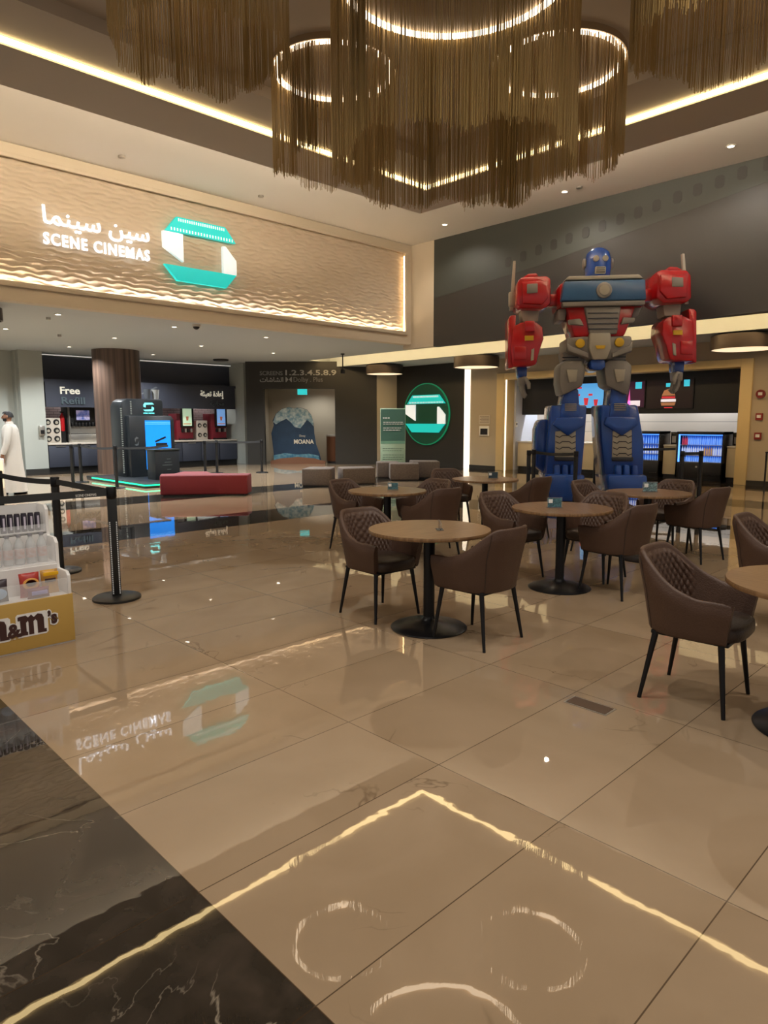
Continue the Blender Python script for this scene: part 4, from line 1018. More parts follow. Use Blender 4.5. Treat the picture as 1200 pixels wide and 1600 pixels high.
text('arabic_lettering', '\ufe93\ufea9\ufe8e\ufecb\ufe87', 0.26, ml, t, (5.63, -0.002, 0.44), XP, depth=0.03, bold=0.004, width=0.42)
text('arabic_lettering', '\ufe94\ufbff\ufee7\ufe8e\ufea0\ufee3', 0.24, md, t, (5.5, -0.002, 0.12), XP, depth=0.03, width=0.55, label='unlit grey lettering')
b = MB().prism([(2.05, 0.28), (2.28, 0.28), (2.36, 0.66), (1.97, 0.66)], 'XZ', -0.01, 0.01); b.build('cup_graphic', mat('cup_graphic_dark', '4c5156', 0.5), t, smooth=0)
b = MB().prism([(2.62, 0.28), (2.85, 0.28), (2.93, 0.70), (2.54, 0.70)], 'XZ', -0.01, 0.01); b.build('cup_graphic', mat('cup_graphic', '85888a', 0.5), t, smooth=0)
b = MB().prism([(2.95, 0.46), (3.0, 0.44), (3.55, 0.68), (3.5, 0.71)], 'XZ', -0.01, 0.01); b.build('straw_graphic', mat('straw_graphic', '5e6468', 0.5), t, smooth=0)

def lid_rack(x, w, h, label, rows, cols):
    t = thing('lid_dispenser', label, 'dispenser', (x, YR+0.35, 0.88))
    MB().box(0, w, 0, 0.3, 0, h).build('body', mat('rack_cream', 'c8bdae', 0.45), t, bev=0.008)
    for i in range(rows):
        for j in range(cols):
            cx, cz = w*(j+0.5)/cols, h*(i+0.5)/rows; r = min(w/cols, h/rows)*0.36
            o = MB().cyl((cx, -0.012, cz), (cx, 0.002, cz), r, n=20).build('opening', M['black'], t)
            MB().cyl((cx+0.01, -0.016, cz-0.01), (cx+0.01, -0.011, cz-0.01), r*0.5, n=16).build('lid', M['rpale'], o)
lid_rack(7.13, 0.5, 0.76, 'cream cup lid dispenser with six round holes at the left end of the refill counter', 3, 2)
lid_rack(10.75, 0.55, 0.72, 'cream cup lid dispenser right of the ticket kiosk', 3, 2)
lid_rack(12.27, 0.42, 0.68, 'cream cup lid dispenser between the two red drink machines', 2, 2)
t = thing('drink_fountain', 'steel drink fountain with a small lit screen left of the column', 'drink machine', (7.85, YR+0.3, 0.88))
MB().box(0, 0.98, 0.1, 0.6, 0, 1.12).build('back_body', M['black'], t, bev=0.01)
MB().box(0.0, 0.98, 0.0, 0.2, 0.0, 0.26).build('drip_body', M['steel'], t, bev=0.008); MB().box(0.03, 0.95, 0.07, 0.12, 0.28, 0.5).build('splash_panel', M['steel'], t)
MB().box(0.02, 0.05, -0.01, 0.12, 0.0, 1.12).build('side_rail', M['steel'], t); MB().box(0.0, 0.98, -0.0, 0.12, 1.11, 1.14).build('top_rail', M['steel'], t)
MB().box(0.2, 0.75, 0.06, 0.1, 0.66, 1.06).build('screen_bezel', M['black'], t)
MB().box(0.27, 0.68, 0.055, 0.06, 0.7, 1.0).build('screen', mat('fountain_screen', '3a5aa8', 0.4, noise=(9, 'e8d8e8'), emit='5060a0', es=0.4), t, smooth=0)
for k in range(8):
    MB().box(0.1+k*0.105, 0.15+k*0.105, 0.0, 0.1, 0.5, 0.62).build('nozzle', M['black'], t, bev=0.004)
t = thing('extinguisher', 'red fire extinguisher beside the drink fountain', 'fire extinguisher', (7.72, YR+0.45, 0.88))
MB().lathe([(0.06, 0.35), (0.07, 0.38), (0.07, 0.8), (0.03, 0.88), (0.02, 0.92)], 20).build('bottle', M['rred'], t); MB().box(-0.06, 0.06, -0.06, 0.06, 0.0, 0.36).build('bracket', M['black'], t); MB().box(-0.05, 0.05, -0.02, 0.02, 0.92, 0.96).build('lever', M['black'], t)
def red_machine(x, label, scol, s2, drop=0.0):
    t = thing('drink_machine', label, 'drink machine', (x, YR+0.3, 0.88), 0, 'red touch drink machines')
    MB().box(0, 0.62, 0.05, 0.65, 0, 0.92).build('body', M['redfab'] if False else mat('machine_red', '7d1f2c', 0.4), t, bev=0.015)
    MB().box(0.14, 0.62, -0.02, 0.06, 0.44, 1.22).build('screen_bezel', M['black'], t, bev=0.01)
    MB().box(0.2, 0.54, -0.025, -0.019, 0.5, 1.17).build('screen', mat('machine_screen', scol, 0.4, noise=(2.5, s2), emit=scol, es=0.55), t, smooth=0)
    MB().prism(cup(0.37, 0.68, 0.055), 'XZ', -0.03, -0.025).build('cup_picture', emis('machine_cup', 'b06a50', 0.4), t, smooth=0)
    MB().box(0.22, 0.52, -0.03, -0.024, 0.55, 0.58).build('caption', emis('machine_caption', 'c07a50', 0.4), t, smooth=0)
    for k in range(4): MB().box(0.16+k*0.11, 0.22+k*0.11, -0.03, 0.05, 0.27, 0.40).build('nozzle', M['steel'] if k % 2 else M['black'], t, bev=0.004)
    MB().box(0.05, 0.58, -0.06, 0.06, 0.0, 0.05).build('drip_tray', M['black'], t)
red_machine(9.95, 'red drink machine half hidden behind the ticket kiosk', '5f9fe0', '78b8ff')
red_machine(11.5, 'red drink machine with a pale green screen, right of the kiosk', 'b8d8b8', 'd8e8c8')
red_machine(12.85, 'red drink machine with a light blue screen at the right end of the refill bar', '78a8e8', '98c0f0')
for x, z, l in [(6.95, 1.12, 'small steel hand dispenser on the pillar left of the refill bar'), (13.9, 1.2, 'small steel hand dispenser on the pillar right of the refill bar')]:
    y = YR-0.0 if x < 10 else YR-0.5
    t = thing('hand_dispenser', l, 'dispenser', (x, y, z)); MB().box(-0.08, 0.08, -0.1, 0, 0, 0.3).build('body', M['steel'], t, bev=0.02); MB().box(-0.05, 0.05, -0.11, -0.09, 0.05, 0.16).build('window', M['black'], t)
t = thing('side_table', 'black framed side table at the right edge near the fire alarms', 'table', (16.0, 4.35, 0))
for sx in (-0.25, 0.25):
    for sy2 in (-0.3, 0.3): MB().box(sx-0.015, sx+0.015, sy2-0.015, sy2+0.015, 0, 0.85).build('leg', M['black'], t)
MB().box(-0.27, 0.27, -0.32, 0.32, 0.85, 0.88).build('top', M['black'], t)
# ---------------------------------------------------------------- giant robot statue (front is -y)
t = thing('robot_statue', 'giant red, blue and grey robot statue standing over the tables before the snack counter', 'statue', (12.29, 6.80, 0), -0.85)
RB = t
def Q(px, py):                                  # statue drawing grid to metres (x right, z up)
    el = math.atan((800-py)/1062.8); e2 = el-0.1331
    z = 1.535+13.45*math.tan(e2); zc = 13.45/math.cos(e2)*math.cos(el)
    return ((px-600)/1062.8*zc-4.06, z)
def RP(name, pts, y0, y1, m, parent=None, bev=0.03, taper=None, label=None):
    q = [Q(*p) for p in pts]
    b = MB()
    if taper:                                    # front face smaller than the back one
        cx = sum(p[0] for p in q)/len(q); cz = sum(p[1] for p in q)/len(q)
        f = [(cx+(x-cx)*taper, cz+(z-cz)*taper) for x, z in q]
        b.hexa([(x, y1, z) for x, z in q], [(x, y0, z) for x, z in f])
    else: b.prism(q, 'XZ', y0, y1)
    return b.build(name, m, parent or RB, bev=bev, seg=2, smooth=35, )
def mir(pts, c): return [(2*c-x, y) for x, y in pts]
# legs: for each side centre column c in drawing units
for side, c in ((-1, 877), (1, 964)):
    F = (lambda p: p) if side < 0 else (lambda p: mir(p, 920.5))
    if side < 0:
        shin = [(857, 634), (911, 634), (907, 690), (902, 746), (848, 746), (853, 690)]
        outer = [(838, 672), (843, 657), (858, 655), (852, 742), (836, 728)]
        foot = [(846, 738), (904, 738), (899, 779), (853, 779)]
        ribs = (863, 893); knee = [(864, 653), (905, 652), (907, 664), (881, 681), (858, 664)]
        calf = [(879, 609), (900, 609), (902, 640), (874, 640)]; thigh = [(871, 574), (878, 566), (905, 565), (910, 580), (905, 605), (893, 611), (874, 620), (870, 600)]; upper = [(876, 552), (912, 552), (909, 572), (880, 574)]
        grill = (876, 895, 640, 652)
    else:
        shin = [(930, 634), (986, 634), (995, 690), (994, 746), (937, 746), (932, 690)]
        outer = [(983, 662), (997, 664), (998, 735), (994, 748), (984, 742)]
        foot = [(936, 738), (994, 738), (995, 768), (938, 768)]
        ribs = (948, 976); knee = [(938, 652), (981, 652), (985, 664), (961, 681), (934, 664)]
        calf = [(949, 609), (971, 609), (974, 640), (945, 640)]; thigh = [(936, 572), (944, 565), (970, 566), (979, 574), (977, 600), (972, 620), (955, 612), (940, 605)]; upper = [(936, 552), (974, 552), (969, 574), (942, 572)]
        grill = (949, 968, 640, 652)
    lg = RP('lower_leg', shin, -0.42, 0.42, M['rblue'], bev=0.05)
    RP('calf_plate', outer, -0.1, 0.5, M['rblue'], lg, bev=0.05)
    RP('knee_plate', knee, -0.50, -0.36, M['rblue'], lg, bev=0.03)
    x0, x1 = ribs
    RP('shin_insert', [(x0, 674), (x1, 672), (x1, 713), (x0-1, 713)], -0.455, -0.40, M['rpale'], lg, bev=0.01)
    for k in range(4):
        y = 680+k*9; mx = (x0+x1)/2
        RP('rib_line', [(x0, y), (x0+6, y+2.5), (mx-5, y-0.5), (mx+5, y-0.5), (x1-6, y+2.5), (x1, y), (x1, y+1.3), (x1-6, y+3.8), (mx+5, y+1.0), (mx-5, y+1.0), (x0+6, y+3.8), (x0, y+1.3)], -0.462, -0.44, M['rdark'], lg, bev=0)
    RP('shin_vent', [(x0-2, 713), (x1+2, 713), (x1+1, 719), (x0-1, 719)], -0.47, -0.40, M['rdark'], lg, bev=0.01)
    g0, g1, z0, z1 = grill
    for k in range(4): RP('knee_slot', [(g0+1, z0+k*3-8), (g1-1, z0+k*3-8), (g1-1, z0+k*3-6.6), (g0+1, z0+k*3-6.6)], -0.47, -0.40, M['rpale'], lg, bev=0)
    RP('shin_top', [(g0-4, z0-8), (g1+4, z0-8), (g1+6, z1+3), (g0-6, z1+3)], -0.45, -0.30, M['rblue'], lg, bev=0.02)
    ft = RP('foot', foot, -0.68, 0.45, M['rblue'], bev=0.06)
    for dx in (-12, 0, 12):
        cx = sum(p[0] for p in foot)/4+dx
        RP('toe_ridge', [(cx-4, 724), (cx+4, 724), (cx+5, 746), (cx-5, 746)], -0.60, -0.36, M['rblue'], ft, bev=0.03)
    RP('knee_joint', calf, -0.28, 0.28, M['rblue'], bev=0.03)
    th = RP('thigh', thigh, -0.36, 0.36, M['rgrey'], bev=0.05)
    cx = sum(p[0] for p in thigh)/len(thigh)
    RP('thigh_panel', [(cx-8, 580), (cx+9, 580), (cx+7, 598), (cx-4, 600)], -0.40, -0.34, M['rpale'], th, bev=0.01)
    RP('hip_block', upper, -0.26, 0.26, M['rgrey'], bev=0.03)
    for k in range(2): RP('hip_slot', [(cx-12, 560+k*5), (cx+12, 560+k*5), (cx+12, 561.5+k*5), (cx-12, 561.5+k*5)], -0.275, -0.25, M['rdark'], th, bev=0)
# waist
w = RP('waist', [(880, 532), (906, 530), (950, 530), (977, 530), (978, 554), (946, 565), (914, 565), (879, 553)], -0.42, 0.36, M['rgrey'], bev=0.04)
RP('belt_plate', [(913, 526), (944, 526), (945, 548), (938, 566), (918, 566), (912, 548)], -0.52, -0.38, M['rpale'], w, bev=0.03)
RP('crotch_block', [(916, 565), (937, 565), (938, 577), (932, 582), (920, 582), (915, 577)], -0.46, 0.2, M['rblue'], bev=0.04)
RP('buckle_mark', [(921, 545), (936, 545), (934, 550), (923, 550)], -0.54, -0.50, M['ryellow'], w, bev=0)
for px, py, r in ((900, 541, 0.085), (958, 540, 0.085)):
    x, z = Q(px, py); b = MB(); b.cyl((x, -0.47, z), (x, -0.41, z), r, n=24); b.build('round_lamp', M['ryellow'], w, bev=0.012, smooth=40)
for s, pts in ((-1, [(879, 540), (882, 553), (912, 563), (912, 556), (886, 545)]), (1, [(978, 538), (976, 553), (947, 563), (947, 556), (972, 545)])): RP('waist_guard', pts, -0.47, -0.38, M['rgrey'], w, bev=0.015)
# belly and chest
b_ = RP('belly', [(880, 484), (984, 484), (975, 510), (966, 531), (892, 531), (886, 510)], -0.40, 0.40, M['rred'], bev=0.05)
p_ = RP('belly_plate', [(906, 486), (960, 486), (954, 527), (914, 527)], -0.47, -0.36, M['rgrey'], b_, bev=0.02)
for k in range(4):
    y = 495+k*8; RP('belly_bar', [(911, y), (955, y), (955, y+1.6), (911, y+1.6)], -0.485, -0.46, M['rdark'], p_, bev=0)
for pts in ([(882, 505), (900, 503), (906, 514), (884, 512)], [(982, 503), (964, 502), (960, 513), (980, 510)]): RP('side_vent', pts, -0.45, -0.36, M['rgrey'], b_, bev=0.02)
ch = RP('chest', [(869, 452), (876, 446), (990, 445), (997, 452), (996, 486), (870, 486)], -0.40, 0.50, M['rred'], bev=0.05)
RP('chest_panel', [(875, 448), (994, 447), (995, 478), (870, 478)], -0.56, -0.38, M['rblue_mid'], ch, bev=0.03)
RP('collar_plate', [(876, 446), (882, 440), (986, 439), (992, 445)], -0.52, 0.2, M['rpale'], ch, bev=0.02)
RP('chest_sill', [(872, 479), (994, 478), (993, 485), (873, 486)], -0.54, -0.36, M['rgrey'], ch, bev=0.015)
for pts in ([(870, 486), (884, 486), (880, 504), (869, 504)], [(982, 486), (996, 484), (988, 500), (979, 504)]): RP('rib_flap', pts, -0.30, 0.3, M['rgrey'], ch, bev=0.03)
# head: plain toy-robot dome with two round eyes and a slotted speaker mouth
hx, hz0 = Q(933.5, 440); _, hz1 = Q(933.5, 388)
hh = hz1-hz0
nk = MB(); nk.lathe([(0.15, hz0-0.15), (0.15, hz0+0.1)], 20, (hx, 0, 0)); nk.build('neck', M['rdark'], RB)
hd = MB().lathe([(0.19, 0.0), (0.23, 0.05), (0.245, hh*0.35), (0.245, hh*0.62), (0.22, hh*0.82), (0.14, hh*0.96), (0.03, hh)], 32, (hx, 0, hz0)).build('head', M['rblue'], RB, smooth=60)
for s_ in (-1, 1):
    b = MB(); b.cyl((hx+s_*0.085, -0.255, hz0+hh*0.60), (hx+s_*0.085, -0.19, hz0+hh*0.60), 0.055, n=24); b.build('eye', M['rpale'], hd, bev=0.01, smooth=40)
    b = MB(); b.cyl((hx+s_*0.23, 0, hz0+hh*0.52), (hx+s_*0.275, 0, hz0+hh*0.52), 0.10, n=24); b.build('ear_cap', M['rgrey'], hd, bev=0.012, smooth=40)
mo = MB().box(hx-0.10, hx+0.10, -0.262, -0.17, hz0+hh*0.14, hz0+hh*0.36).build('speaker_mouth', M['rpale'], hd, bev=0.02)
for k in range(3): MB().box(hx-0.08, hx+0.08, -0.268, -0.255, hz0+hh*(0.18+k*0.06), hz0+hh*(0.20+k*0.06)).build('mouth_slot', M['rdark'], mo, smooth=0)
# round dial in the middle of the chest
x, z = Q(933, 463); b = MB(); b.cyl((x, -0.60, z), (x, -0.54, z), 0.14, n=32); dl = b.build('chest_dial', M['rgrey'], ch, bev=0.012, smooth=40)
b = MB(); b.cyl((x, -0.615, z), (x, -0.59, z), 0.09, n=32); b.build('dial_face', M['rpale'], dl, smooth=40)
# arms
def arm(s):
    T = (lambda p: p) if s < 0 else (lambda p: [(2*934.5-x+0.5, y-6) for x, y in p])
    P = lambda name, pts, y0, y1, m, par=None, bev=0.03: RP(name, T(pts), y0, y1, m, par, bev)
    P('shoulder_axle', [(852, 461), (874, 461), (874, 480), (852, 480)], -0.16, 0.16, M['rred'])
    sh = P('shoulder', [(806, 446), (812, 438), (850, 437), (857, 441), (857, 480), (846, 488), (812, 487), (805, 481)], -0.44, 0.44, M['rred'], bev=0.06)
    P('shoulder_top', [(812, 439), (824, 432), (836, 431), (841, 438)], -0.36, 0.36, M['rred'], sh, 0.03)
    P('shoulder_panel', [(812, 447), (852, 445), (853, 470), (843, 482), (814, 480)], -0.50, -0.40, M['rred'], sh, 0.025)
    P('shoulder_plate', [(820, 451), (836, 450), (836, 464), (820, 465)], -0.52, -0.48, M['rgrey'], sh, 0.01)
    P('shoulder_mast', [(798, 484), (804, 484), (808, 406), (804, 406)], -0.03, 0.05, M['rpale'], sh, 0.01)
    P('mast_bracket', [(797, 455), (808, 455), (808, 478), (797, 478)], -0.06, 0.08, M['rpale'], sh, 0.02)
    P('upper_arm', [(814, 486), (842, 486), (840, 505), (816, 505)], -0.22, 0.22, M['rpale'], None, 0.03)
    fa = P('forearm', [(800, 513), (814, 506), (836, 506), (846, 514), (847, 532), (841, 550), (836, 572), (828, 574), (799, 575), (797, 550)], -0.36, 0.36, M['rred'], None, 0.05)
    P('forearm_fin', [(794, 500), (797, 495), (806, 494), (803, 575), (794, 577)], -0.30, 0.4, M['rred'], None, 0.03)
    P('forearm_ridge', [(818, 505), (833, 505), (833, 522), (818, 522)], -0.42, -0.32, M['rred'], fa, 0.02)
    P('forearm_panel', [(802, 544), (820, 544), (820, 564), (802, 565)], -0.39, -0.33, M['rred'], fa, 0.015)
    P('yellow_mark', [(818, 528), (831, 528), (831, 535), (818, 535)], -0.40, -0.355, M['ryellow'], fa, 0)
    P('side_slot', [(828, 549), (832, 547), (831, 565), (827, 566)], -0.40, -0.355, M['rpale'], fa, 0)
    for dx in (-1, 1): pass
    P('wrist', [(808, 574), (824, 574), (823, 590), (810, 592)], -0.18, 0.18, M['rblue'], None, 0.03)
    # hand: palm, four curled fingers and a thumb
    pm = P('palm', [(811, 590), (822, 588), (821, 603), (812, 604)], -0.20, 0.20, M['rgrey'], None, 0.03)
    x0, z0 = Q(*T([(817, 603)])[0]); sx = 1 if s < 0 else -1
    for k, ln in enumerate((0.20, 0.23, 0.22, 0.18)):
        yy = -0.15+k*0.10
        MB().tube([(x0, yy, z0+0.03), (x0+sx*0.01, yy, z0-ln*0.45), (x0+sx*0.035, yy, z0-ln*0.8), (x0+sx*0.07, yy, z0-ln)], [0.045, 0.042, 0.038, 0.03], 8).build('finger', M['rgrey'], pm, smooth=60)
    MB().tube([(x0+sx*0.04, -0.17, z0+0.12), (x0+sx*0.10, -0.22, z0+0.03), (x0+sx*0.11, -0.22, z0-0.07)], [0.045, 0.042, 0.032], 8).build('thumb', M['rgrey'], pm, smooth=60)
arm(-1); arm(1)

# ---------------------------------------------------------------- sweet display at the left edge
DX1 = 1.672
t = thing('sweet_display', 'stepped white sweet display with a yellow front reading m&m\'s', 'display stand', (DX1, 4.85, 0))
Wd = 1.0; M['sdw'] = mat('display_white', 'e6e4e2', 0.4); M['sdy'] = mat('display_yellow', 'b8954c', 0.45)
MB().box(-Wd, -0.0, 0.0, 0.56, 0.0, 0.30).build('carcass', M['sdw'], t, smooth=0)
MB().box(-Wd, 0.003, -0.012, 0.004, 0.012, 0.345).build('front_panel', M['sdy'], t, bev=0.003)
MB().box(0.0, 0.006, 0.0, 0.56, 0.012, 0.345).build('side_panel', M['sdy'], t, smooth=0)
prof = [(0.0, 0.30), (0.0, 0.475), (0.03, 0.50), (0.19, 0.50), (0.20, 0.53), (0.20, 0.68), (0.235, 0.715), (0.36, 0.715), (0.365, 0.74), (0.365, 0.905), (0.40, 0.935), (0.56, 0.935), (0.56, 0.30)]
for x in (-0.022, -Wd): MB().prism(prof, 'YZ', x, x+0.022).build('side_cheek', M['sdw'], t, bev=0.003)
for (y0, y1, z) in ((0.01, 0.20, 0.33), (0.20, 0.37, 0.53), (0.37, 0.55, 0.735)):
    MB().box(-Wd+0.02, -0.022, y0, y1, z, z+0.012).build('shelf', M['sdw'], t, smooth=0)
    MB().box(-Wd+0.02, -0.022, y1-0.012, y1, z, z+0.2).build('back_board', M['sdw'], t, smooth=0)
MB().box(-Wd+0.02, -0.022, 0.54, 0.56, 0.3, 0.935).build('back_board', M['sdw'], t, smooth=0)
M['clearfront'] = mat('clear_front', 'f2f4f6', 0.06, alpha=0.25)
for (y, z0, z1) in ((0.004, 0.345, 0.46), (0.206, 0.53, 0.665), (0.37, 0.735, 0.80)):
    MB().box(-Wd+0.02, -0.022, y, y+0.004, z0, z1).build('clear_front', M['clearfront'], t, smooth=0)
M['choc'] = mat('chocolate_print', '3c1f1c', 0.5)
def mm(xr, z, s):
    """slab-serif letter m, its right foot ending at xr"""
    b_ = []
    w = 0.150*s; h = 0.135*s; st = 0.036*s
    x0 = xr-w
    out = [(x0-0.012*s, 0), (x0-0.012*s, 0.022*s), (x0, 0.022*s), (x0, h-0.03*s), (x0-0.014*s, h-0.03*s), (x0-0.014*s, h-0.004*s), (x0+st, h), (x0+st+0.014*s, h-0.016*s), (x0+st+0.034*s, h), (x0+st+0.05*s, h-0.02*s), (x0+st+0.075*s, h), (xr-0.012*s, h-0.008*s), (xr-0.002*s, h-0.035*s), (xr-0.002*s, 0.022*s), (xr+0.012*s, 0.022*s), (xr+0.012*s, 0),
           (xr-st-0.008*s, 0), (xr-st-0.008*s, h-0.05*s), (xr-st-0.020*s, h-0.036*s), (x0+st+0.026*s+st*0.55, h-0.048*s), (x0+st+0.026*s+st*0.55, 0), (x0+st+0.026*s-st*0.3, 0), (x0+st+0.026*s-st*0.3, h-0.05*s), (x0+st+0.012*s, h-0.038*s), (x0+st, h-0.05*s), (x0+st, 0.022*s), (x0+st+0.008*s, 0.022*s), (x0+st+0.008*s, 0)]
    return [(x, z+c) for x, c in out]
def blob(poly, grow):
    cx = sum(p[0] for p in poly)/len(poly)
    xs = [p[0] for p in poly]; zs = [p[1] for p in poly]
    a, b2, c, d = min(xs)-grow, max(xs)+grow, min(zs)-grow, max(zs)+grow
    return [(a, c+grow), (a+grow, c), (b2-grow, c), (b2, c+grow), (b2, d-grow), (b2-grow, d), (a+grow, d), (a, d-grow)]
for nm, poly in (('letter_m', mm(-0.195, 0.115, 1.0)), ('letter_m', mm(-0.428, 0.108, 1.0))):
    MB().prism(blob(poly, 0.012), 'XZ', -0.0145, -0.0115).build('letter_outline', M['sdw'], t, smooth=0)
    MB().prism(poly, 'XZ', -0.017, -0.014).build(nm, M['choc'], t, smooth=0)
for body, size, x, z, wd in (('&', 0.125, -0.432, 0.118, 0.085), ("\u2019s", 0.125, -0.178, 0.165, 0.060)):
    text('letter_outline', body, size, M['sdw'], t, (x-0.004, -0.0135, z-0.002), XP, depth=0.003, bold=0.014, width=wd+0.02)
    text('lettering', body, size, M['choc'], t, (x+0.006, -0.0165, z), XP, depth=0.003, bold=0.005, width=wd)
# drinks and bags on it
M['can'] = mat('black_can', '3a3440', 0.3, 0.2); M['canlid'] = mat('can_lid', '3a3a40', 0.3, 0.6); M['canprint'] = mat('can_print', 'c8c0d0', 0.5)
can0 = None
for k in range(12):
    x = DX1-0.055-k*0.0455
    if can0 is None:
        can0 = MB().lathe([(0.018, 0), (0.0205, 0.005), (0.0205, 0.118), (0.017, 0.13)], 18).build('drink_can', M['can'], None, smooth=50)
        MB().lathe([(0.0175, 0.128), (0.018, 0.132), (0.016, 0.134)], 18).build('can_lid', M['canlid'], can0)
        cc = MB()
        pts = []
        for q in range(7): 
            a = -PI/2-0.32+0.64*q/6; pts.append((0.0209*math.cos(a), 0.0209*math.sin(a)))
        rows = [[(px, py, z) for px, py in pts] for z in (0.02, 0.05, 0.08, 0.11)]
        cc.grid(rows).build('can_print', M['canprint'], can0, smooth=0, recalc=False)
        o = can0
    else: o = copy_tree(can0)
    o.location = (x, 4.85+0.44, 0.7475); tag(o, 'black drink can with pale upright print on the top step of the sweet display', 'drink can', 'cans on the top step')
M['bot'] = mat('clear_bottle', 'dfe4e6', 0.15, alpha=0.55); M['botlabel'] = mat('bottle_label', 'cfc6c4', 0.5, noise=(40, 'c09890')); M['botcap'] = mat('bottle_cap', '9a9aa0', 0.4)
bo0 = None
for k in range(8):
    x = DX1-0.085-k*0.074
    if bo0 is None:
        bo0 = MB().lathe([(0.028, 0), (0.032, 0.006), (0.031, 0.06), (0.032, 0.12), (0.028, 0.15), (0.013, 0.185), (0.013, 0.195)], 18).build('water_bottle', M['bot'], None, smooth=60)
        MB().lathe([(0.0325, 0.045), (0.0325, 0.11)], 18).build('label_band', M['botlabel'], bo0); MB().lathe([(0.016, 0.193), (0.016, 0.213)], 14).build('cap', M['botcap'], bo0)
        o = bo0
    else: o = copy_tree(bo0)
    o.location = (x, 4.85+0.285, 0.5425); tag(o, 'clear water bottle with a pale label on the middle step of the sweet display', 'bottle', 'water bottles on the middle step')
def bag(x, y, w, h, lean, label, cols, deco):
    """pillow-shaped sweet bag with crimped ends, leaning back"""
    t = thing('sweet_bag', label, 'sweet bag', (x, y, 0.3435))
    rows = []; nz, nx = 11, 9
    for side in (0,):
        for i in range(nz):
            v = i/(nz-1); r = []
            th = 0.022*math.sin(PI*v)**0.6
            ww = w/2*(1-0.06*math.sin(PI*v))
            for j in range(2*nx):
                if j < nx: u = j/(nx-1); sgn = -1
                else: u = 1-(j-nx)/(nx-1); sgn = 1
                d = th*math.sin(PI*u)**0.6
                r.append(((u-0.5)*2*ww, sgn*(d+0.001)+lean*v*h, v*h))
            rows.append(r)
    b = MB(); b.grid(rows, closed=True); n = 2*nx
    b.f.append(tuple(range(n))[::-1]); b.m.append(0); b.f.append(tuple(range((nz-1)*n, nz*n))); b.m.append(0)
    b.build('pouch', cols, t, smooth=60)
    for nm, pts, m in deco:
        MB().prism(pts, 'XZ', -0.030+0.0, -0.020).build(nm, m, t, bev=0.002, smooth=30)
    return t
bag_red = mat('bag_red', '9c2030', 0.35, noise=(14, 'b8402c')); bag_yel = mat('bag_yellow', 'd9a53a', 0.35, noise=(14, 'b88a48')); bag_dk = mat('bag_dark', '2a1c1c', 0.35, noise=(14, '4a4450')); bag_pur = mat('bag_purple', '7a2040', 0.35)
ell2 = lambda cx, cz, a, c: [(cx+a*math.cos(2*PI*k/20), cz+c*math.sin(2*PI*k/20)) for k in range(20)]
bag(DX1-0.10, 4.85+0.115, 0.115, 0.165, 0.12, 'yellow sweet bag with brown lettering at the right end of the lowest step', bag_yel, [('top_band', [(-0.05, 0.13), (0.05, 0.13), (0.05, 0.155), (-0.05, 0.155)], mat('bag_gold', 'e8b010', 0.4)), ('print', [(-0.04, 0.085), (0.03, 0.085), (0.03, 0.11), (-0.04, 0.11)], M['choc'])])
bag(DX1-0.235, 4.85+0.10, 0.13, 0.165, 0.1, 'red sweet bag with a yellow oval print standing on the lowest step', bag_red, [('oval_print', ell2(0, 0.095, 0.052, 0.04), mat('bag_oval', 'e0a050', 0.4)), ('inner_print', ell2(0, 0.10, 0.036, 0.026), mat('bag_inner', 'c43040', 0.4))])
bag(DX1-0.20, 4.85+0.045, 0.14, 0.07, 0.05, 'small purple sweet bag lying in front of the red one', bag_pur, [('print', [(-0.05, 0.025), (0.05, 0.025), (0.05, 0.05), (-0.05, 0.05)], mat('bag_lilac', 'b0a8e8', 0.4))])
bag(DX1-0.435, 4.85+0.085, 0.12, 0.15, 0.1, 'dark brown sweet bag with a pale blue print at the left edge of the photo', bag_dk, [('round_print', ell2(0, 0.06, 0.045, 0.035), mat('bag_blue', '9ab8d8', 0.4))])

# ---------------------------------------------------------------- person in a white robe (front is -y before turning)
def skin_body(name, verts, edges, radii, m, parent, sub=2):
    me = bpy.data.meshes.new(name); me.from_pydata(verts, edges, [])
    o = bpy.data.objects.new(name, me); COL.objects.link(o)
    sk = o.modifiers.new('skin', 'SKIN'); sk.use_smooth_shade = True
    for i, r in enumerate(radii): me.skin_vertices[0].data[i].radius = r if isinstance(r, tuple) else (r, r)
    for i in range(len(verts)): me.skin_vertices[0].data[i].use_root = (i == 0)
    ss = o.modifiers.new('sub', 'SUBSURF'); ss.levels = sub; ss.render_levels = sub
    bpy.context.view_layer.update()
    nm = bpy.data.meshes.new_from_object(o.evaluated_get(bpy.context.evaluated_depsgraph_get()))
    bpy.data.objects.remove(o); bpy.data.meshes.remove(me)
    nm.materials.clear(); nm.materials.append(m)
    nm.polygons.foreach_set('use_smooth', [True]*len(nm.polygons))
    o = bpy.data.objects.new(name, nm); COL.objects.link(o); o.parent = parent
    return o
SK = mat('skin', '8a6148', 0.55)
t = thing('person', 'person in a long white robe walking left past the grey wall, seen from the side', 'person', (4.42, 15.83, 0), -2.36+0.25)
V = [(0, 0.0, 0.95), (0, 0.01, 1.15), (0, 0.02, 1.32), (0, 0.0, 1.46), (0, -0.015, 1.52)]; Ed = [(0, 1), (1, 2), (2, 3), (3, 4)]; Rr = [(0.14, 0.10), (0.14, 0.105), (0.15, 0.11), (0.065, 0.06), 0.055]
V += [(0, -0.03, 1.58), (0, -0.02, 1.65), (0, -0.01, 1.71)]; Ed += [(4, 5), (5, 6), (6, 7)]; Rr += [(0.068, 0.085), (0.078, 0.098), (0.06, 0.08)]
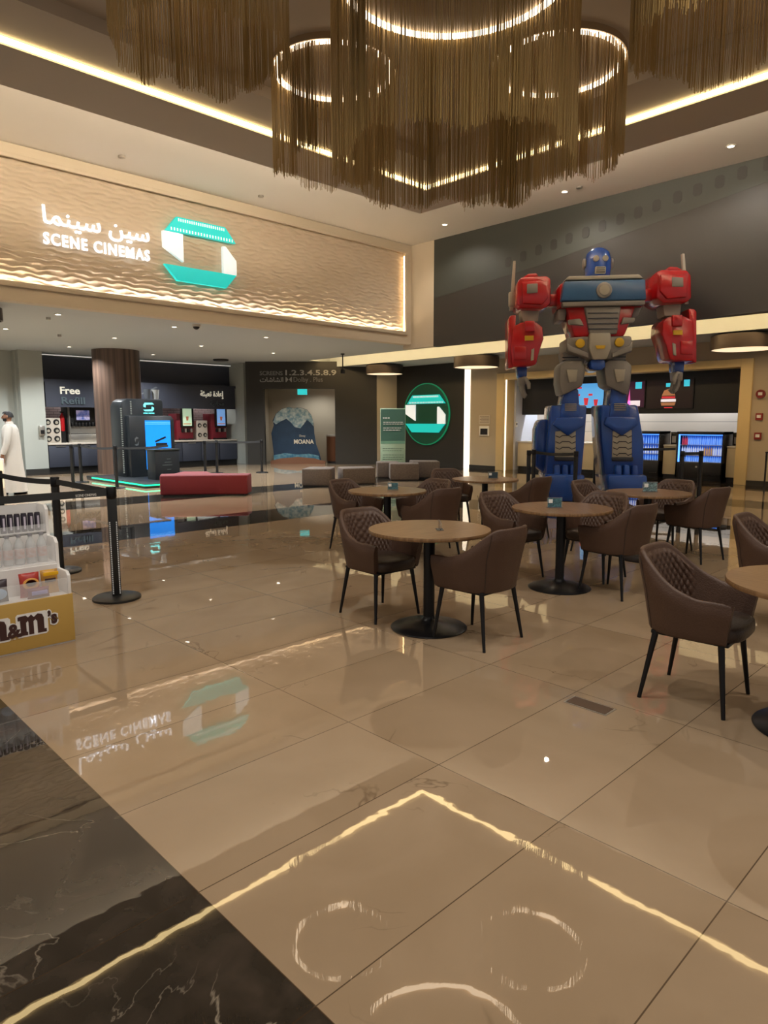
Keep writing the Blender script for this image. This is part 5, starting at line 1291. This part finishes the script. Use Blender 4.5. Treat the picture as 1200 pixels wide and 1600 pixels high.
for s, ph in ((-1, 1), (1, -1)):
    k = len(V)
    V += [(s*0.17, 0.02, 1.40), (s*0.22, 0.03+0.03*ph, 1.12), (s*0.23, -0.03+0.07*ph, 0.88), (s*0.235, -0.04+0.07*ph, 0.80)]
    Ed += [(2, k), (k, k+1), (k+1, k+2), (k+2, k+3)]; Rr += [0.065, 0.05, 0.034, (0.024, 0.042)]
    h = k+3; hx2, hy2, hz2 = V[h]
    for q, (dy, ln) in enumerate(((-0.034, 0.085), (-0.012, 0.098), (0.012, 0.092), (0.033, 0.072))):
        i = len(V); V += [(hx2, hy2+dy, hz2-0.05), (hx2-s*0.004, hy2+dy-0.004, hz2-0.05-ln*0.5), (hx2-s*0.014, hy2+dy-0.006, hz2-0.05-ln)]
        Ed += [(h, i), (i, i+1), (i+1, i+2)]; Rr += [0.011, 0.0095, 0.008]
    i = len(V); V += [(hx2-s*0.012, hy2-0.045, hz2-0.02), (hx2-s*0.02, hy2-0.062, hz2-0.06), (hx2-s*0.022, hy2-0.064, hz2-0.09)]; Ed += [(h, i), (i, i+1), (i+1, i+2)]; Rr += [0.013, 0.011, 0.009]
    k = len(V)
    V += [(s*0.09, 0.0, 0.88), (s*0.10, -0.01+0.10*ph, 0.50), (s*0.10, 0.03+0.16*ph, 0.09), (s*0.105, -0.05+0.16*ph, 0.035), (s*0.11, -0.16+0.16*ph, 0.028)]
    Ed += [(0, k), (k, k+1), (k+1, k+2), (k+2, k+3), (k+3, k+4)]; Rr += [0.09, 0.062, 0.038, (0.04, 0.032), (0.038, 0.022)]
skin_body('body', V, Ed, Rr, SK, t)
# face, ears, hair
MB().ell((0, -0.125, 1.615), (0.014, 0.022, 0.022), 12).ell((0, -0.118, 1.635), (0.010, 0.014, 0.03), 12).build('nose', SK, t, smooth=60)
for s in (-1, 1):
    MB().ell((s*0.03, -0.108, 1.645), (0.011, 0.008, 0.007), 10).build('eye', M['black'], t, smooth=60)
    MB().ell((s*0.079, -0.012, 1.635), (0.010, 0.022, 0.034), 12).build('ear', SK, t, smooth=60)
HA = mat('black_hair', '14110f', 0.7)
MB().ell((0, -0.115, 1.578), (0.026, 0.008, 0.006), 10).build('mouth', mat('lips', '6b3a34', 0.5), t, smooth=60)
b = MB(); rows = []
for i in range(9):
    a = PI/2*i/8; r = []
    for j in range(28):
        ph = 2*PI*j/28; y = math.sin(ph)
        low = 1.62 if y > -0.2 else 1.70
        z = low+(1.755-low)*math.sin(a); cc = math.cos(a)**0.8
        r.append((0.086*cc*math.cos(ph), -0.012+0.108*cc*math.sin(ph), z))
    rows.append(r)
b.grid(rows, closed=True).build('hair', HA, t, smooth=60, recalc=True)
rows = []
for i in range(6):
    v = i/5; r = []
    for j in range(15):
        ph = PI+PI*j/14
        r.append(((0.083-0.012*v)*math.cos(ph), -0.025+(0.094-0.01*v)*math.sin(ph), 1.60-0.06*v))
    rows.append(r)
MB().grid(rows).build('beard', HA, t, smooth=60, recalc=False)
# robe with sleeves
RO = mat('white_robe', 'b8b2a8', 0.8, bump=(9, 0.3))
rows = []
prof = [(0.235, 0.25, 0.055), (0.225, 0.235, 0.25), (0.205, 0.205, 0.55), (0.195, 0.185, 0.85), (0.195, 0.175, 1.05), (0.205, 0.165, 1.25), (0.205, 0.15, 1.38), (0.15, 0.115, 1.455), (0.075, 0.07, 1.49), (0.068, 0.066, 1.525)]
for (a, c, z) in prof:
    r = []
    for j in range(40):
        ph = 2*PI*j/40; f = 1+0.035*math.sin(ph*7+z*2)*max(0, 1-z)
        r.append((a*f*math.cos(ph), c*f*math.sin(ph)+0.01, z))
    rows.append(r)
MB().grid(rows, closed=True).build('robe', RO, t, smooth=60)
for s, ph in ((-1, 1), (1, -1)):
    MB().tube([(s*0.15, 0.02, 1.42), (s*0.19, 0.025, 1.36), (s*0.228, 0.03+0.03*ph, 1.12), (s*0.235, -0.03+0.07*ph, 0.86)], [0.075, 0.08, 0.068, 0.056], 16).build('sleeve', RO, t, smooth=60)
MB().lathe([(0.078, 1.485), (0.074, 1.53), (0.066, 1.535)], 24, (0, 0.0, 0)).build('collar', RO, t, smooth=60)
for s, ph in ((-1, 1), (1, -1)):
    MB().box(s*0.108-0.045, s*0.108+0.045, -0.20+0.16*ph, 0.07+0.16*ph, 0.0, 0.05).build('shoe', M['black'], t, bev=0.02)
t = thing('shoulder_bag', 'black bag held before the chest of the person in white', 'bag', (4.07, 15.92, 0.98), 0.3)
MB().box(-0.11, 0.11, -0.07, 0.07, 0.0, 0.42).build('body', M['black'], t, bev=0.03)
MB().tube([(-0.08, 0, 0.41), (-0.05, 0, 0.48), (0.05, 0, 0.48), (0.08, 0, 0.41)], 0.012, 8).build('handle', M['black'], t, smooth=60)
t = thing('floor_lantern', 'small white lit box cut by the left edge beside the person in white', 'lit box', (3.80, 14.85, 0))
MB().box(-0.16, 0.16, -0.16, 0.16, 0.0, 0.82).build('body', M['white'], t, bev=0.01); MB().box(-0.13, 0.13, -0.17, -0.158, 0.25, 0.78).build('lit_face', emis('lit_box_face', 'f0dcb8', 0.8), t, smooth=0)
